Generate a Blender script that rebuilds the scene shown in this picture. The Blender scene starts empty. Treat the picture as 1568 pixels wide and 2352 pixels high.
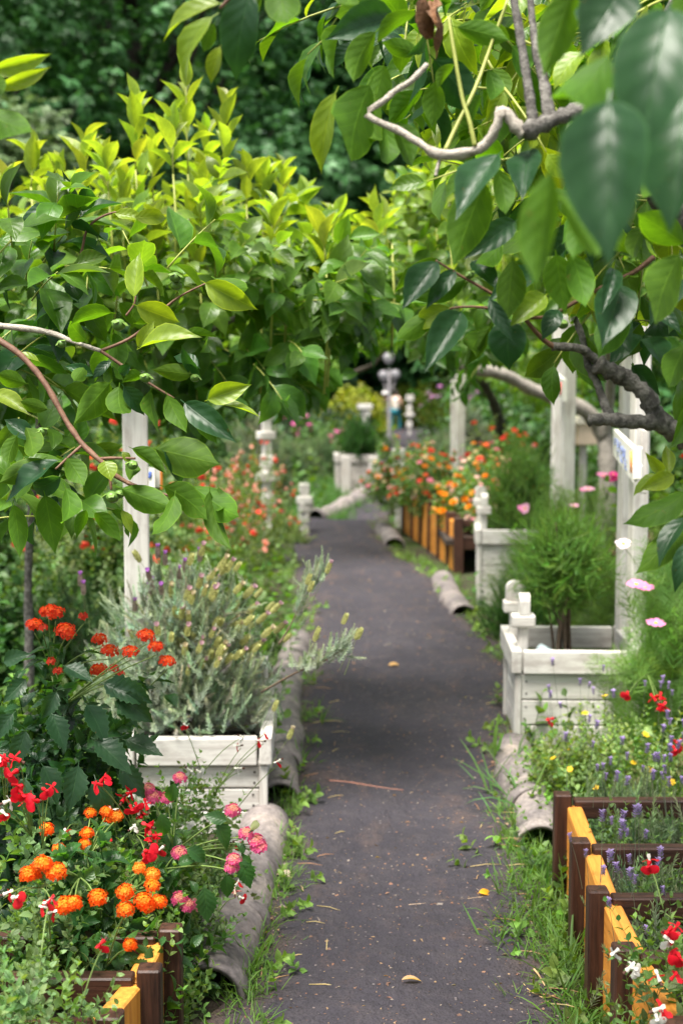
import bpy, bmesh, math, random
import numpy as np
from mathutils import Vector, Matrix
from math import sin, cos, pi, atan, sqrt, radians as RAD
rng = np.random.default_rng(11); random.seed(11)
sc = bpy.context.scene

# ---------------------------------------------------------------- camera, sky, sun, exposure
F, HOR, H = 3266.7, 860.0, 1.55            # focal length and eye line in units of a 1568 x 2352 frame, eye height in m
PITCH = atan((1176 - HOR) / F)
cd = bpy.data.cameras.new('camera'); cam = bpy.data.objects.new('camera', cd); sc.collection.objects.link(cam)
cam.location = (0, 0, H); cam.rotation_euler = (pi / 2 - PITCH, 0, 0)
cd.sensor_fit = 'VERTICAL'; cd.sensor_height = 36; cd.lens = 50; cd.clip_start = .05; cd.clip_end = 2000
cd.dof.use_dof = True; cd.dof.focus_distance = 3.25; cd.dof.aperture_fstop = 3.5
sc.camera = cam
SUN_EL, SUN_AZ = RAD(70), RAD(-140)         # azimuth from +Y towards +X: a veiled sun high up on the left
w = bpy.data.worlds.new('World'); sc.world = w; w.use_nodes = True
wn = w.node_tree; wn.nodes.clear()
sky = wn.nodes.new('ShaderNodeTexSky'); sky.sky_type = 'NISHITA'; sky.sun_disc = False
sky.sun_elevation = SUN_EL; sky.sun_rotation = SUN_AZ; sky.air_density = 1.0; sky.dust_density = 3.0
bg = wn.nodes.new('ShaderNodeBackground'); bg.inputs[1].default_value = .10
hs = wn.nodes.new('ShaderNodeHueSaturation'); hs.inputs['Saturation'].default_value = .35   # thin white cloud
wo = wn.nodes.new('ShaderNodeOutputWorld')
wn.links.new(sky.outputs[0], hs.inputs['Color']); wn.links.new(hs.outputs[0], bg.inputs[0]); wn.links.new(bg.outputs[0], wo.inputs[0])
sl = bpy.data.lights.new('sun', 'SUN'); sl.energy = 4.2; sl.angle = RAD(30); sl.color = (1, .95, .86)
so = bpy.data.objects.new('sun', sl); sc.collection.objects.link(so)
sd = Vector((sin(SUN_AZ) * cos(SUN_EL), cos(SUN_AZ) * cos(SUN_EL), sin(SUN_EL)))
so.rotation_euler = (-sd).to_track_quat('-Z', 'Y').to_euler(); so.location = sd * 60
sc.view_settings.view_transform = 'Standard'; sc.view_settings.look = 'None'
sc.view_settings.exposure = 1.4; sc.view_settings.gamma = 1
sc.render.engine = 'CYCLES'
cy = sc.cycles
cy.max_bounces = 7; cy.diffuse_bounces = 4; cy.glossy_bounces = 3; cy.transmission_bounces = 4; cy.transparent_max_bounces = 4
cy.use_denoising = True; cy.sample_clamp_indirect = 6; cy.caustics_reflective = False; cy.caustics_refractive = False

# ---------------------------------------------------------------- helpers
def P(px, py, d):
    x = (px - 784) / F * d; u = (1176 - py) / F * d
    return np.array([x, d * cos(PITCH) + u * sin(PITCH), H - d * sin(PITCH) + u * cos(PITCH)])
GY = [-20, 0, 6, 10, 13.2, 14.2, 15.6, 18, 22, 30, 60, 90, 300]
GZ = [0, 0, 0, 0, .05, .06, -.06, .08, .1, -.1, -.84, -1.2, -1.5]
def gz(x, y): return float(np.interp(y, GY, GZ))
def G(px, py):
    z = 0.
    for _ in range(12):
        s = -sin(PITCH) + (1176 - py) / F * cos(PITCH)
        d = (z - H) / min(s, -1e-3); p = P(px, py, d); z = gz(p[0], p[1])
    return p
def nrm(a):
    a = np.asarray(a, float); return a / np.maximum(np.linalg.norm(a, axis=-1, keepdims=True), 1e-9)
WL = {}
def thing(name, label, cat, loc, group=None):
    o = bpy.data.objects.new(name, None); o.empty_display_size = .1; sc.collection.objects.link(o)
    loc = np.array(loc, float); o.location = loc; WL[o.name] = loc
    tag(o, label, cat, group); return o
def tag(o, label, cat, group=None):
    o['label'] = label; o['category'] = cat
    if group: o['group'] = group
    return o
def link(me, name, parent=None, mat=None):
    o = bpy.data.objects.new(name, me); sc.collection.objects.link(o)
    if parent is not None: o.parent = parent; WL[o.name] = wloc(parent)
    if mat is not None and not me.materials: me.materials.append(mat)
    return o
def wloc(parent): return WL.get(parent.name, np.zeros(3)) if parent is not None else np.zeros(3)

# ---------------------------------------------------------------- node helpers
def nd(nt, t, i=None, **p):
    n = nt.nodes.new('ShaderNode' + t)
    for k, v in p.items(): setattr(n, k, v)
    for k, v in (i or {}).items():
        if isinstance(v, bpy.types.NodeSocket): nt.links.new(v, n.inputs[k])
        else: n.inputs[k].default_value = v
    return n
def mth(nt, op, a, b=0., c=0., clamp=False):
    n = nd(nt, 'Math', {0: a, 1: b, 2: c}, operation=op); n.use_clamp = clamp; return n.outputs[0]
def mixc(nt, f, a, b, bt='MIX'):
    n = nd(nt, 'Mix', {0: f}, data_type='RGBA', blend_type=bt)
    for k, v in ((6, a), (7, b)):
        if isinstance(v, bpy.types.NodeSocket): nt.links.new(v, n.inputs[k])
        else: n.inputs[k].default_value = tuple(v) + ((1,) if len(v) == 3 else ())
    return n.outputs[2]
def noise(nt, vec, s, det=3, rough=.5):
    return nd(nt, 'TexNoise', {'Vector': vec, 'Scale': s, 'Detail': det, 'Roughness': rough}).outputs[0]
def ramp(nt, f, stops):
    n = nd(nt, 'ValToRGB', {0: f}); e = n.color_ramp.elements
    while len(e) < len(stops): e.new(.5)
    for k, (p_, c) in enumerate(stops): e[k].position = p_; e[k].color = tuple(c) + ((1,) if len(c) == 3 else ())
    return n.outputs[0]
def newmat(name):
    m = bpy.data.materials.new(name); m.use_nodes = True; m.node_tree.nodes.clear(); return m, m.node_tree
def finish(nt, sh): nd(nt, 'OutputMaterial', {0: sh})
def princ(nt, **k):
    d = {'Base Color': k['col'], 'Roughness': k.get('rough', .6), 'Specular IOR Level': k.get('spec', .5)}
    if 'nor' in k: d['Normal'] = k['nor']
    return nd(nt, 'BsdfPrincipled', d).outputs[0]

def leaf_mat(name, veins=True, rough=.36, brough=.55, trans=.47, tcol=(1.95, 1.92, .40), spec=.4):
    m, nt = newmat(name)
    tint = nd(nt, 'Attribute', attribute_name='tint').outputs[0]
    lc = nd(nt, 'SeparateXYZ', {0: nd(nt, 'Attribute', attribute_name='lc').outputs[1]}).outputs
    pos = nd(nt, 'NewGeometry').outputs
    back = pos[6]; oc = nd(nt, 'TexCoord').outputs[3]
    nz = noise(nt, oc, 26, 3)
    col = mixc(nt, 1., tint, ramp(nt, nz, [(.3, (.78, .8, .8)), (.7, (1.18, 1.15, 1.1))]), 'MULTIPLY')
    nor = None
    if veins:
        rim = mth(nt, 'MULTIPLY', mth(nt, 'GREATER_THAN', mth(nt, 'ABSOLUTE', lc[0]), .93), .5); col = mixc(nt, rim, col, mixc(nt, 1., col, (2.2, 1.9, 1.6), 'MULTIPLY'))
        au = mth(nt, 'ABSOLUTE', lc[0])
        mid = mth(nt, 'SUBTRACT', 1., mth(nt, 'DIVIDE', au, .07), clamp=True)
        fr = mth(nt, 'FRACT', mth(nt, 'SUBTRACT', mth(nt, 'MULTIPLY', lc[1], 6.), mth(nt, 'MULTIPLY', mth(nt, 'POWER', au, .8), 1.5)))
        sv = mth(nt, 'SUBTRACT', 1., mth(nt, 'DIVIDE', mth(nt, 'ABSOLUTE', mth(nt, 'SUBTRACT', fr, .5)), .07), clamp=True)
        ve = mth(nt, 'MAXIMUM', mid, mth(nt, 'MULTIPLY', sv, mth(nt, 'ADD', .34, mth(nt, 'MULTIPLY', back, .3))))
        col = mixc(nt, mth(nt, 'MULTIPLY', ve, .55), col, mixc(nt, 1., col, (1.9, 1.7, 1.5), 'MULTIPLY'))
        hgt = mth(nt, 'SUBTRACT', mth(nt, 'MULTIPLY', mth(nt, 'ABSOLUTE', mth(nt, 'SUBTRACT', fr, .5)), -.8), mth(nt, 'MULTIPLY', mid, .5))
        hgt = mth(nt, 'ADD', hgt, mth(nt, 'MULTIPLY', nz, .8))
        nor = nd(nt, 'Bump', {'Strength': .36, 'Distance': .003, 'Height': hgt}).outputs[0]
    if veins: col = mixc(nt, ramp(nt, noise(nt, oc, 75, 4, .65), [(.67, (0, 0, 0)), (.74, (.6, .6, .6))]), col, (.15, .10, .025))
    bcol = mixc(nt, 1., mixc(nt, 1., col, (1.05, 1.05, 1.0), 'MULTIPLY'), (.004, .006, .003), 'ADD')
    c2 = mixc(nt, back, col, bcol)
    ro = mth(nt, 'ADD', rough, mth(nt, 'MULTIPLY', back, brough - rough))
    k = dict(col=c2, rough=ro, spec=mth(nt, 'SUBTRACT', spec, mth(nt, 'MULTIPLY', back, spec * .6)))
    if nor: k['nor'] = nor
    pr = princ(nt, **k)
    tr = nd(nt, 'BsdfTranslucent', {0: mixc(nt, 1., col, tcol, 'MULTIPLY')}).outputs[0]
    finish(nt, nd(nt, 'MixShader', {0: trans, 1: pr, 2: tr}).outputs[0]); return m

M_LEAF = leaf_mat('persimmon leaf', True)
M_SOFT = leaf_mat('soft leaf', True, .5, .65, .32)
M_FINE = leaf_mat('fine leaf', False, .55, .6, .42, (1.6, 1.6, .8))
M_LAV = leaf_mat('lavender leaf', False, .6, .65, .32, (1.05, 1.12, .95), .3)
M_FAR = leaf_mat('far leaf', False, .5, .6, .28, (1.5, 1.6, .8))
M_PETAL = leaf_mat('petal', False, .6, .6, .4, (1.1, 1.1, 1.1), .25)

def wood_mat(name, base, dark, rough=.6, grain=1., stain=(.35, .33, .3), st=.0, bump=.25):
    m, nt = newmat(name)
    lc = nd(nt, 'Attribute', attribute_name='lc').outputs[1]
    mp = nd(nt, 'Mapping', {0: lc, 3: (1.6, 22, 22)}).outputs[0]
    g = noise(nt, mp, 3.2, 5, .62)
    g2 = noise(nt, nd(nt, 'Mapping', {0: lc, 3: (4, 90, 90)}).outputs[0], 2.0, 3, .6)
    blot = noise(nt, nd(nt, 'Mapping', {0: lc, 3: (1, 2.2, 2.2)}).outputs[0], 5.5, 5, .65)
    col = mixc(nt, mth(nt, 'MULTIPLY', ramp(nt, g, [(.42, (0, 0, 0)), (.68, (1, 1, 1))]), grain), base, dark)
    col = mixc(nt, mth(nt, 'MULTIPLY', ramp(nt, g2, [(.5, (0, 0, 0)), (.75, (1, 1, 1))]), .25 * grain), col, dark)
    if st: col = mixc(nt, mth(nt, 'MULTIPLY', ramp(nt, blot, [(.5, (0, 0, 0)), (.72, (1, 1, 1))]), st), col, stain)
    vo = nd(nt, 'TexVoronoi', {'Vector': nd(nt, 'Mapping', {0: lc, 3: (3, 7, 7)}).outputs[0], 'Scale': 1.3}).outputs[0]
    col = mixc(nt, ramp(nt, vo, [(.03, (.7, .7, .7)), (.075, (0, 0, 0))]), col, tuple(.35 * c for c in dark))
    nor = nd(nt, 'Bump', {'Strength': bump, 'Distance': .004, 'Height': g}).outputs[0]
    finish(nt, princ(nt, col=col, rough=rough, spec=.35, nor=nor)); return m
M_WHITE = wood_mat('weathered white paint', (.68, .655, .61), (.42, .375, .345), .62, .7, (.30, .25, .225), .7)
M_GREYW = wood_mat('grey weathered timber', (.48, .45, .42), (.3, .27, .24), .75, .7, (.26, .2, .16), .5)
M_BROWN = wood_mat('dark brown stained timber', (.068, .029, .018), (.018, .008, .006), .5, 1., (.02, .012, .01), .35, .5)
M_YELL = wood_mat('orange yellow stained timber', (.78, .33, .055), (.50, .16, .022), .55, .8, (.42, .16, .03), .55, .4)
def plain(name, col, rough=.6, var=.2, scale=30, bump=.2, spec=.4):
    m, nt = newmat(name); tc = nd(nt, 'TexCoord').outputs[3]
    n = noise(nt, tc, scale, 5, .6)
    c = mixc(nt, 1., col, ramp(nt, n, [(.3, (1 - var,) * 3), (.7, (1 + var,) * 3)]), 'MULTIPLY')
    finish(nt, princ(nt, col=c, rough=rough, spec=spec, nor=nd(nt, 'Bump', {'Strength': bump, 'Distance': .01, 'Height': n}).outputs[0])); return m
def bark_mat(name, light, dark, lo=.42, hi=.6, rough=.85, scale=60, bump=.8):
    m, nt = newmat(name); tc = nd(nt, 'TexCoord').outputs[3]
    n = noise(nt, tc, scale, 6, .7); n2 = noise(nt, tc, scale * .2, 3)
    v = nd(nt, 'TexVoronoi', {'Vector': tc, 'Scale': scale * 2.2, 'Randomness': 1.}, feature='DISTANCE_TO_EDGE').outputs[0]
    c = mixc(nt, ramp(nt, n, [(lo, (0, 0, 0)), (hi, (1, 1, 1))]), dark, light)
    c = mixc(nt, mth(nt, 'MULTIPLY', n2, .5), c, tuple(.6 * a for a in light))
    h = mth(nt, 'ADD', n, mth(nt, 'MULTIPLY', v, .6))
    finish(nt, princ(nt, col=c, rough=rough, spec=.25, nor=nd(nt, 'Bump', {'Strength': bump, 'Distance': .004, 'Height': h}).outputs[0])); return m
M_BARK = bark_mat('rough grey bark', (.25, .235, .21), (.045, .04, .036), .42, .66)
M_PALE = bark_mat('pale smooth bark', (.52, .47, .40), (.20, .15, .12), .32, .52, .75, 130, .9)
M_GBARK = bark_mat('mid grey bark', (.34, .31, .27), (.13, .11, .09), .35, .6, .8, 45, .6)
M_TWIG = bark_mat('reddish brown twig bark', (.22, .12, .075), (.10, .05, .035), .35, .65, .6, 50, .3)
M_DTRUNK = bark_mat('dark trunk bark', (.10, .085, .07), (.03, .026, .022), .4, .65, .9, 9, .8)
M_STEM = plain('green stem', (.16, .24, .06), .5, .2, 40, .1)
M_SHOOT = plain('yellow green shoot', (.33, .36, .08), .5, .15, 40, .1)
M_WSTEM = plain('woody stem', (.13, .09, .06), .8, .35, 60, .4)
M_SOIL = plain('dark soil', (.035, .026, .02), .95, .5, 45, 1.)
M_DEAD = plain('dead dry leaf', (.17, .08, .035), .75, .55, 45, .8)
M_FRUIT = plain('green persimmon skin', (.10, .19, .035), .35, .12, 20, .05)
M_CALYX = plain('persimmon calyx', (.12, .20, .035), .5, .15, 40, .2)
def plainc(n, c, r=.6): return plain(n, c, r, .08, 20, .05)
M_BLUE = plainc('blue sign paint', (.10, .18, .55)); M_ORAN = plainc('orange sign paint', (.85, .28, .04)); M_RED = plainc('red sign paint', (.8, .12, .08))
M_SIGN = plain('white sign panel', (.80, .78, .72), .55, .06, 12, .1)

# ---------------------------------------------------------------- mesh templates for leaves and flowers
class T:
    def __init__(s, V, Fa, L=None, C=None):
        s.V = np.asarray(V, float); s.F = [tuple(f) for f in Fa]; n = len(s.V)
        s.L = np.zeros((n, 2)) + np.array([.5, .5]) if L is None else np.asarray(L, float)
        s.C = np.ones((n, 3)) if C is None else np.broadcast_to(np.asarray(C, float), (n, 3)).copy()
        s.loops = np.concatenate([np.array(f) for f in s.F]).astype(np.int32); s.tot = np.array([len(f) for f in s.F], np.int32)
    def tone(s, c): return T(s.V, s.F, s.L, s.C * np.asarray(c, float))
def frames(y, up):
    y = nrm(np.atleast_2d(y)); up = np.broadcast_to(np.atleast_2d(np.asarray(up, float)), y.shape)
    z = up - (up * y).sum(1, keepdims=True) * y
    bad = np.linalg.norm(z, axis=1) < 1e-3
    if bad.any(): z[bad] = np.cross(y[bad], [1, .3, .2])
    z = nrm(z); x = np.cross(y, z); return np.stack([x, y, z], 2)
def comb(items):
    V, Fa, L, C, o = [], [], [], [], 0
    for (t, p, y, up, s, c) in items:
        R = frames(y, up)[0]; V.append(t.V @ R.T * s + np.asarray(p)); L.append(t.L); C.append(t.C * np.asarray(c, float))
        Fa += [tuple(a + o for a in f) for f in t.F]; o += len(t.V)
    return T(np.concatenate(V), Fa, np.concatenate(L), np.concatenate(C))
def strip_leaf(vs, ws, cols, bend=.3, fold=.3, wave=0., ph=0., cup=0., pet=0., twist=0., curl=0.):
    V, L = [], []
    for v, wd in zip(vs, ws):
        a = bend * v
        yy = sin(a) / bend if abs(bend) > 1e-3 else v
        zz = -(1 - cos(a)) / bend if abs(bend) > 1e-3 else 0
        ny = np.array([0, sin(a), cos(a)])
        for u in cols:
            x = u * wd; off = fold * abs(x) + cup * x * x * 3 + wave * sin(v * 9 + ph + (1.3 if u > 0 else 0)) * u * u * wd - curl * max(0, abs(u) - .5) * wd
            t_ = twist * v; xx = x * cos(t_) - off * sin(t_); of = x * sin(t_) + off * cos(t_)
            V.append(np.array([xx, yy, zz]) + ny * of); L.append((u, v))
    n = len(cols); Fa = []
    for i in range(len(vs) - 1):
        for j in range(n - 1): Fa.append((i * n + j, i * n + j + 1, (i + 1) * n + j + 1, (i + 1) * n + j))
    if pet:
        b = len(V); V += [np.array(q) for q in ((-.008, -pet, -pet * .2), (.008, -pet, -pet * .2), (.01, .01, 0), (-.01, .01, 0))]; L += [(0, .5)] * 4
        Fa.append((b, b + 1, b + 2, b + 3))
    return T(V, Fa, L)
VS = [0, .05, .16, .30, .45, .60, .74, .86, .95, 1.]
WS = [.005, .080, .180, .245, .258, .222, .150, .064, .016, .001]
PERS = [strip_leaf(VS, [q * wf for q in WS], [-1, -.55, 0, .55, 1], b, f, wv, ph, cup, .09, tw, .25)
        for b, f, wv, ph, cup, tw, wf in ((.5, .35, .10, 0, .2, .15, 1.), (.9, .45, .08, 1, .1, -.3, .95), (.15, .6, .14, 2, .0, .25, 1.05),
                                     (1.3, .2, .1, 3, .3, .0, .9), (.35, .75, .1, 4, 0, -.15, 1.), (.7, .1, .16, 5, .3, .35, 1.1))]
YOUNG = [strip_leaf(VS, [q * .8 for q in WS], [-1, -.5, 0, .5, 1], b, f, .05, ph, .1, .06, tw, 0) for b, f, ph, tw in ((.5, .8, 0, .1), (-.2, 1.0, 1, -.2), (.9, .6, 2, 0), (.2, .9, 3, .2))]
def small_leaf(wd=.25, bend=.4, fold=.3): return strip_leaf([0, .3, .65, 1], [.02, wd, wd * .8, .003], [-1, 0, 1], bend, fold)
def tiny_leaf(wd=.25, bend=.3):
    return T([(0, 0, 0), (wd, .45, .08), (0, .5, 0), (-wd, .45, .08), (0, 1, -bend * .4)], [(0, 1, 2), (0, 2, 3), (2, 1, 4), (3, 2, 4)], [(0, 0), (1, .5), (0, .5), (-1, .5), (0, 1)])
def serrate():
    vs = np.linspace(0, 1, 17); ws = list(np.interp(vs, np.linspace(0, 1, 11), [.02, .15, .24, .28, .28, .26, .22, .17, .11, .055, .003]))
    ws = [q * (1.09 if k % 2 else .88) for k, q in enumerate(ws)]
    return [strip_leaf(vs, ws, [-1, -.5, 0, .5, 1], b, f, .08, p, .2, .12, t) for b, f, p, t in ((.5, .3, 0, .1), (.9, .45, 2, -.2), (.2, .2, 4, .2))]
SERR = serrate()
NEEDLE = T([(-.045, 0, 0), (.045, 0, 0), (.05, .6, .03), (0, 1, -.03), (-.05, .6, .03)], [(0, 1, 2, 4), (4, 2, 3)], [(-1, 0), (1, 0), (1, .6), (0, 1), (-1, .6)])
def stem_T(L, r, bend, col, n=4, sides=3):
    V, Fa = [], []
    for i in range(n + 1):
        v = i / n; y = L * v; z = bend * L * v * v
        for k in range(sides): V.append((r * (1 - .6 * v) * cos(2 * pi * k / sides), y, z + r * (1 - .6 * v) * sin(2 * pi * k / sides)))
    for i in range(n):
        for k in range(sides): a, b = i * sides + k, i * sides + (k + 1) % sides; Fa.append((a, b, b + sides, a + sides))
    return T(V, Fa, None, col)
def sprig(leaves, n, L, ll, ang, mode='opp', sr=.0012, bend=.1, stemc=(1, 1, .7), shrink=.6, start=.1, topy=True, seed=0):
    r = random.Random(seed); it = [(stem_T(L, sr, bend, stemc), (0, 0, 0), (0, 1, 0), (0, 0, 1), 1, 1)]
    for i in range(n):
        v = start + (1 - start) * i / max(1, n - 1); p = (0, L * v, bend * L * v * v)
        k = {'opp': 2, 'alt': 1, 'wh': 4}[mode]
        for j in range(k):
            a = (i * pi / 2 + j * pi if mode == 'opp' else i * 2.4 + j * pi / 2) + r.uniform(-.3, .3)
            th = ang * r.uniform(.75, 1.25) * (1 - .55 * v)
            rad = np.array([cos(a), 0, sin(a)]); y = rad * sin(th) + np.array([0, cos(th), 0]); up = -rad * cos(th) + np.array([0, sin(th), 0])
            s = ll * (1 - shrink * v) * r.uniform(.8, 1.15); c = r.uniform(.85, 1.15)
            it.append((r.choice(leaves), p, y, up, s, (c * (1 + .25 * v), c * (1 + .18 * v), c)))
    return comb(it)
SP_ROSE = [sprig([NEEDLE], 20, .17, .027, 1.0, 'wh', .0012, b, (.8, .7, .4), .45, .05, seed=s) for s, b in ((1, .1), (2, .25), (3, -.1))]
NEEDW = T(NEEDLE.V * np.array([1.6, 1, 1]), NEEDLE.F, NEEDLE.L)
SP_LAV = [sprig([NEEDW], 11, .13, .036, .9, 'wh', .0012, b, (.9, 1, .8), .4, .05, seed=s) for s, b in ((4, .1), (5, .2))]
SP_SAL = [sprig([small_leaf(.27, .3, .3), small_leaf(.3, .6, .2)], 7, .15, .034, 1.15, 'opp', .001, b, (1, 1, .7), .5, .1, seed=s) for s, b in ((6, .1), (7, .3), (8, -.1))]
SP_LAN = [sprig(SERR, 4, .15, .085, 1.25, 'opp', .0022, b, (.9, 1, .7), .5, .15, seed=s) for s, b in ((9, .1), (10, -.15), (12, .25))]
SP_BRO = [sprig([small_leaf(.3, .7, .25)], 6, .2, .075, 1.1, 'alt', .002, b, (1, .9, .6), .4, .1, seed=s) for s, b in ((13, .1), (14, .3))]
def feather(seed):
    r = random.Random(seed); it = [(stem_T(.2, .0011, .12, (1, 1, .8)), (0, 0, 0), (0, 1, 0), (0, 0, 1), 1, 1)]
    th = T(NEEDLE.V * np.array([.5, 1, 1]), NEEDLE.F, NEEDLE.L)
    for i in range(8):
        for sgn in (-1, 1):
            y0 = .03 + .021 * i; a = .75 + r.uniform(-.2, .2); dr = np.array([sgn * sin(a), cos(a), r.uniform(-.25, .35)]); L = .07 * (1 - .07 * i)
            it.append((th, (0, y0, .12 * y0 * y0 / .2), dr, (0, 0, 1), L, 1))
            for k in range(3):
                q = np.array([0, y0, 0]) + dr * L * (.3 + .22 * k)
                for s2 in (-1, 1): it.append((th, q, dr + s2 * .6 * np.array([cos(a), -sin(a) * sgn, r.uniform(-.3, .3)]), (0, 0, 1), L * .42, 1))
    return comb(it)
SP_COS = [feather(20), feather(21)]
def spray(seed):
    r = random.Random(seed); it = []
    for i in range(9):
        a = r.uniform(-1.2, 1.2); y0 = r.uniform(0, .55)
        it.append((small_leaf(.24, .5, .2) if r.random() < .5 else tiny_leaf(.26), (r.uniform(-.12, .12), y0, r.uniform(-.06, .06)), (sin(a), cos(a), r.uniform(-.5, .15)), (r.uniform(-.4, .4), 0, 1), r.uniform(.3, .48), r.uniform(.8, 1.2)))
    return comb(it)
SPRAY = [spray(30), spray(31), spray(32)]
BLADE = [strip_leaf([0, .3, .6, .85, 1], [.018, .024, .02, .011, .001], [-1, 0, 1], b, .5) for b in (.5, 1.1, 1.7, .2)]
WEED = [sprig([small_leaf(.3, .6, .2)], 4, .08, .045, 1.2, 'opp', .001, .1, (1, 1, .8), .3, .2, seed=s) for s in (40, 41)]

def fan(r, n, cup, cc, ce, lob=.45):
    V = [(0, 0, 0)]; C = [cc]
    for k in range(n * 2):
        rr = r * (1 if k % 2 == 0 else 1 - lob); a = pi * k / n
        V.append((rr * cos(a), rr * sin(a), cup * rr)); C.append(ce)
    return T(V, [(0, 1 + k, 1 + (k + 1) % (2 * n)) for k in range(2 * n)], None, C)
def lantana(co, ci, eye, R=.022, n=44, seed=0):
    r = random.Random(seed); it = []
    for i in range(n):
        q = (i + .5) / n; th = math.acos(1 - q * .92); a = i * 2.3999 + r.uniform(-.2, .2)
        nv = np.array([sin(th) * cos(a), sin(th) * sin(a), cos(th)]); m_ = max(0., 1 - q * 2.2); c = np.array(ci) * m_ + np.array(co) * (1 - m_)
        c = c * r.uniform(.8, 1.15); f = fan(.0074, 4, .3, np.array(eye) * .5 + c * .5, c)
        it.append((f, nv * R * np.array([1, 1, .55]) * r.uniform(.8, 1.15), np.cross(nv, [r.uniform(-1, 1), r.uniform(-1, 1), .3]), nv, r.uniform(.85, 1.15), 1))
    it.append((stem_T(.03, .002, 0, (.08, .14, .03)), (0, 0, .012), (0, 0, -1), (1, 0, 0), 1, 1))
    return comb(it)
PET = T([(-.12, 0, 0), (.12, 0, 0), (.3, .55, .05), (.2, .95, 0), (0, .9, .02), (-.2, .95, 0), (-.3, .55, .05)], [(0, 1, 2, 6), (6, 2, 4), (2, 3, 4), (6, 4, 5)])
def daisy(col, eye, R=.034, n=8, layers=1, tilt=.15, seed=0, ball=False):
    r = random.Random(seed); it = []
    for l in range(layers):
        m = n if layers == 1 else max(5, n - 2 * l); tl = tilt + (.32 * l if not ball else .36 * l)
        for k in range(m):
            a = 2 * pi * k / m + l * .4 + r.uniform(-.08, .08); y = np.array([cos(a) * cos(tl), sin(a) * cos(tl), sin(tl)])
            up = np.array([-cos(a) * sin(tl), -sin(a) * sin(tl), cos(tl)])
            it.append((PET, (0, 0, .002 * l), y, up, R * (1 - .16 * l) * r.uniform(.92, 1.08), np.array(col) * r.uniform(.85, 1.12)))
    for k in range(9):
        a = k * 2.4; q = .2 * R * sqrt((k + .5) / 9)
        it.append((fan(.1 * R, 4, -.2, eye, eye), (q * cos(a), q * sin(a), .004 + (.002 * layers if layers > 1 else 0)), (1, 0, 0), (0, 0, 1), 1, 1))
    it.append((stem_T(.04, .0015, .1, (.10, .17, .04)), (0, 0, -.001), (0, 0, -1), (1, 0, 0), 1, 1))
    return comb(it)
def salvia_f(lip, top, seed=0, big=1.):
    r = random.Random(seed); it = []
    tube_ = stem_T(.011, .0042, .25, top, 3, 5)
    it.append((tube_, (0, 0, 0), (0, 1, .3), (0, 0, 1), 1, 1))
    it.append((stem_T(.009, .0028, 0, (.12, .06, .05), 2, 5), (0, -.006, -.002), (0, 1, .3), (0, 0, 1), 1, 1))
    lobe = strip_leaf([0, .15, .4, .65, .85, 1], [.12, .30, .46, .50, .40, .12], [-1, 0, 1], .7, -.25, .2)
    for a, ln, wf in ((-.62, .017, 1.15), (.62, .017, 1.15), (0, .011, 1.)):
        it.append((lobe, (sin(a) * .003, .010, .003), (sin(a), .55, -.62), (0, .75, .6), ln * big, np.array(lip) * r.uniform(.85, 1.1)))
    it.append((T(PET.V * np.array([1.1, 1, 1]), PET.F), (0, .009, .005), (0, 1, .55), (0, -.3, 1), .010 * big, top))
    return comb(it)
def lav_spike(col, grey, L=.035, seed=0, stem=.13):
    r = random.Random(seed); it = [(stem_T(stem, .0011, .08, grey), (0, 0, 0), (0, 0, 1), (1, 0, 0), 1, 1)]
    bx = .08 * stem
    for k in range(34):
        v = k / 33; a = k * 2.4; rr = .0042 * (1 - .35 * v)
        c = np.array(col) * r.uniform(.7, 1.3) if r.random() < .45 + .5 * v else np.array(grey)
        it.append((tiny_leaf(.42), (rr * .4 * cos(a) + bx, rr * .4 * sin(a), stem - .006 + L * v), (cos(a), sin(a), .7), (0, 0, 1), .0095 if v > .7 else .0075, c))
    return comb(it)
def cob(col, top, L=.034, seed=0, stem=.12, n=46):
    r = random.Random(seed); it = [(stem_T(stem, .0012, .15, (.22, .27, .12)), (0, 0, 0), (0, 0, 1), (1, 0, 0), 1, 1)]; bx = .15 * stem
    for k in range(n):
        v = k / (n - 1); a = k * 2.4; rr = .0065 * (sin(pi * (.12 + .82 * v)) ** .6)
        it.append((tiny_leaf(.5), (rr * .75 * cos(a) + bx, rr * .75 * sin(a), stem - .004 + L * v), (cos(a) * .6, sin(a) * .6, 1), (cos(a), sin(a), -.4), .010, np.array(col) * r.uniform(.75, 1.2)))
    for k in range(5 if top is not None else 0):
        a = 2 * pi * k / 5; it.append((PET, (bx, 0, stem + L - .002), (cos(a) * .5, sin(a) * .5, 1), (cos(a), sin(a), -.3), .016, top))
    return comb(it)

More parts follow.
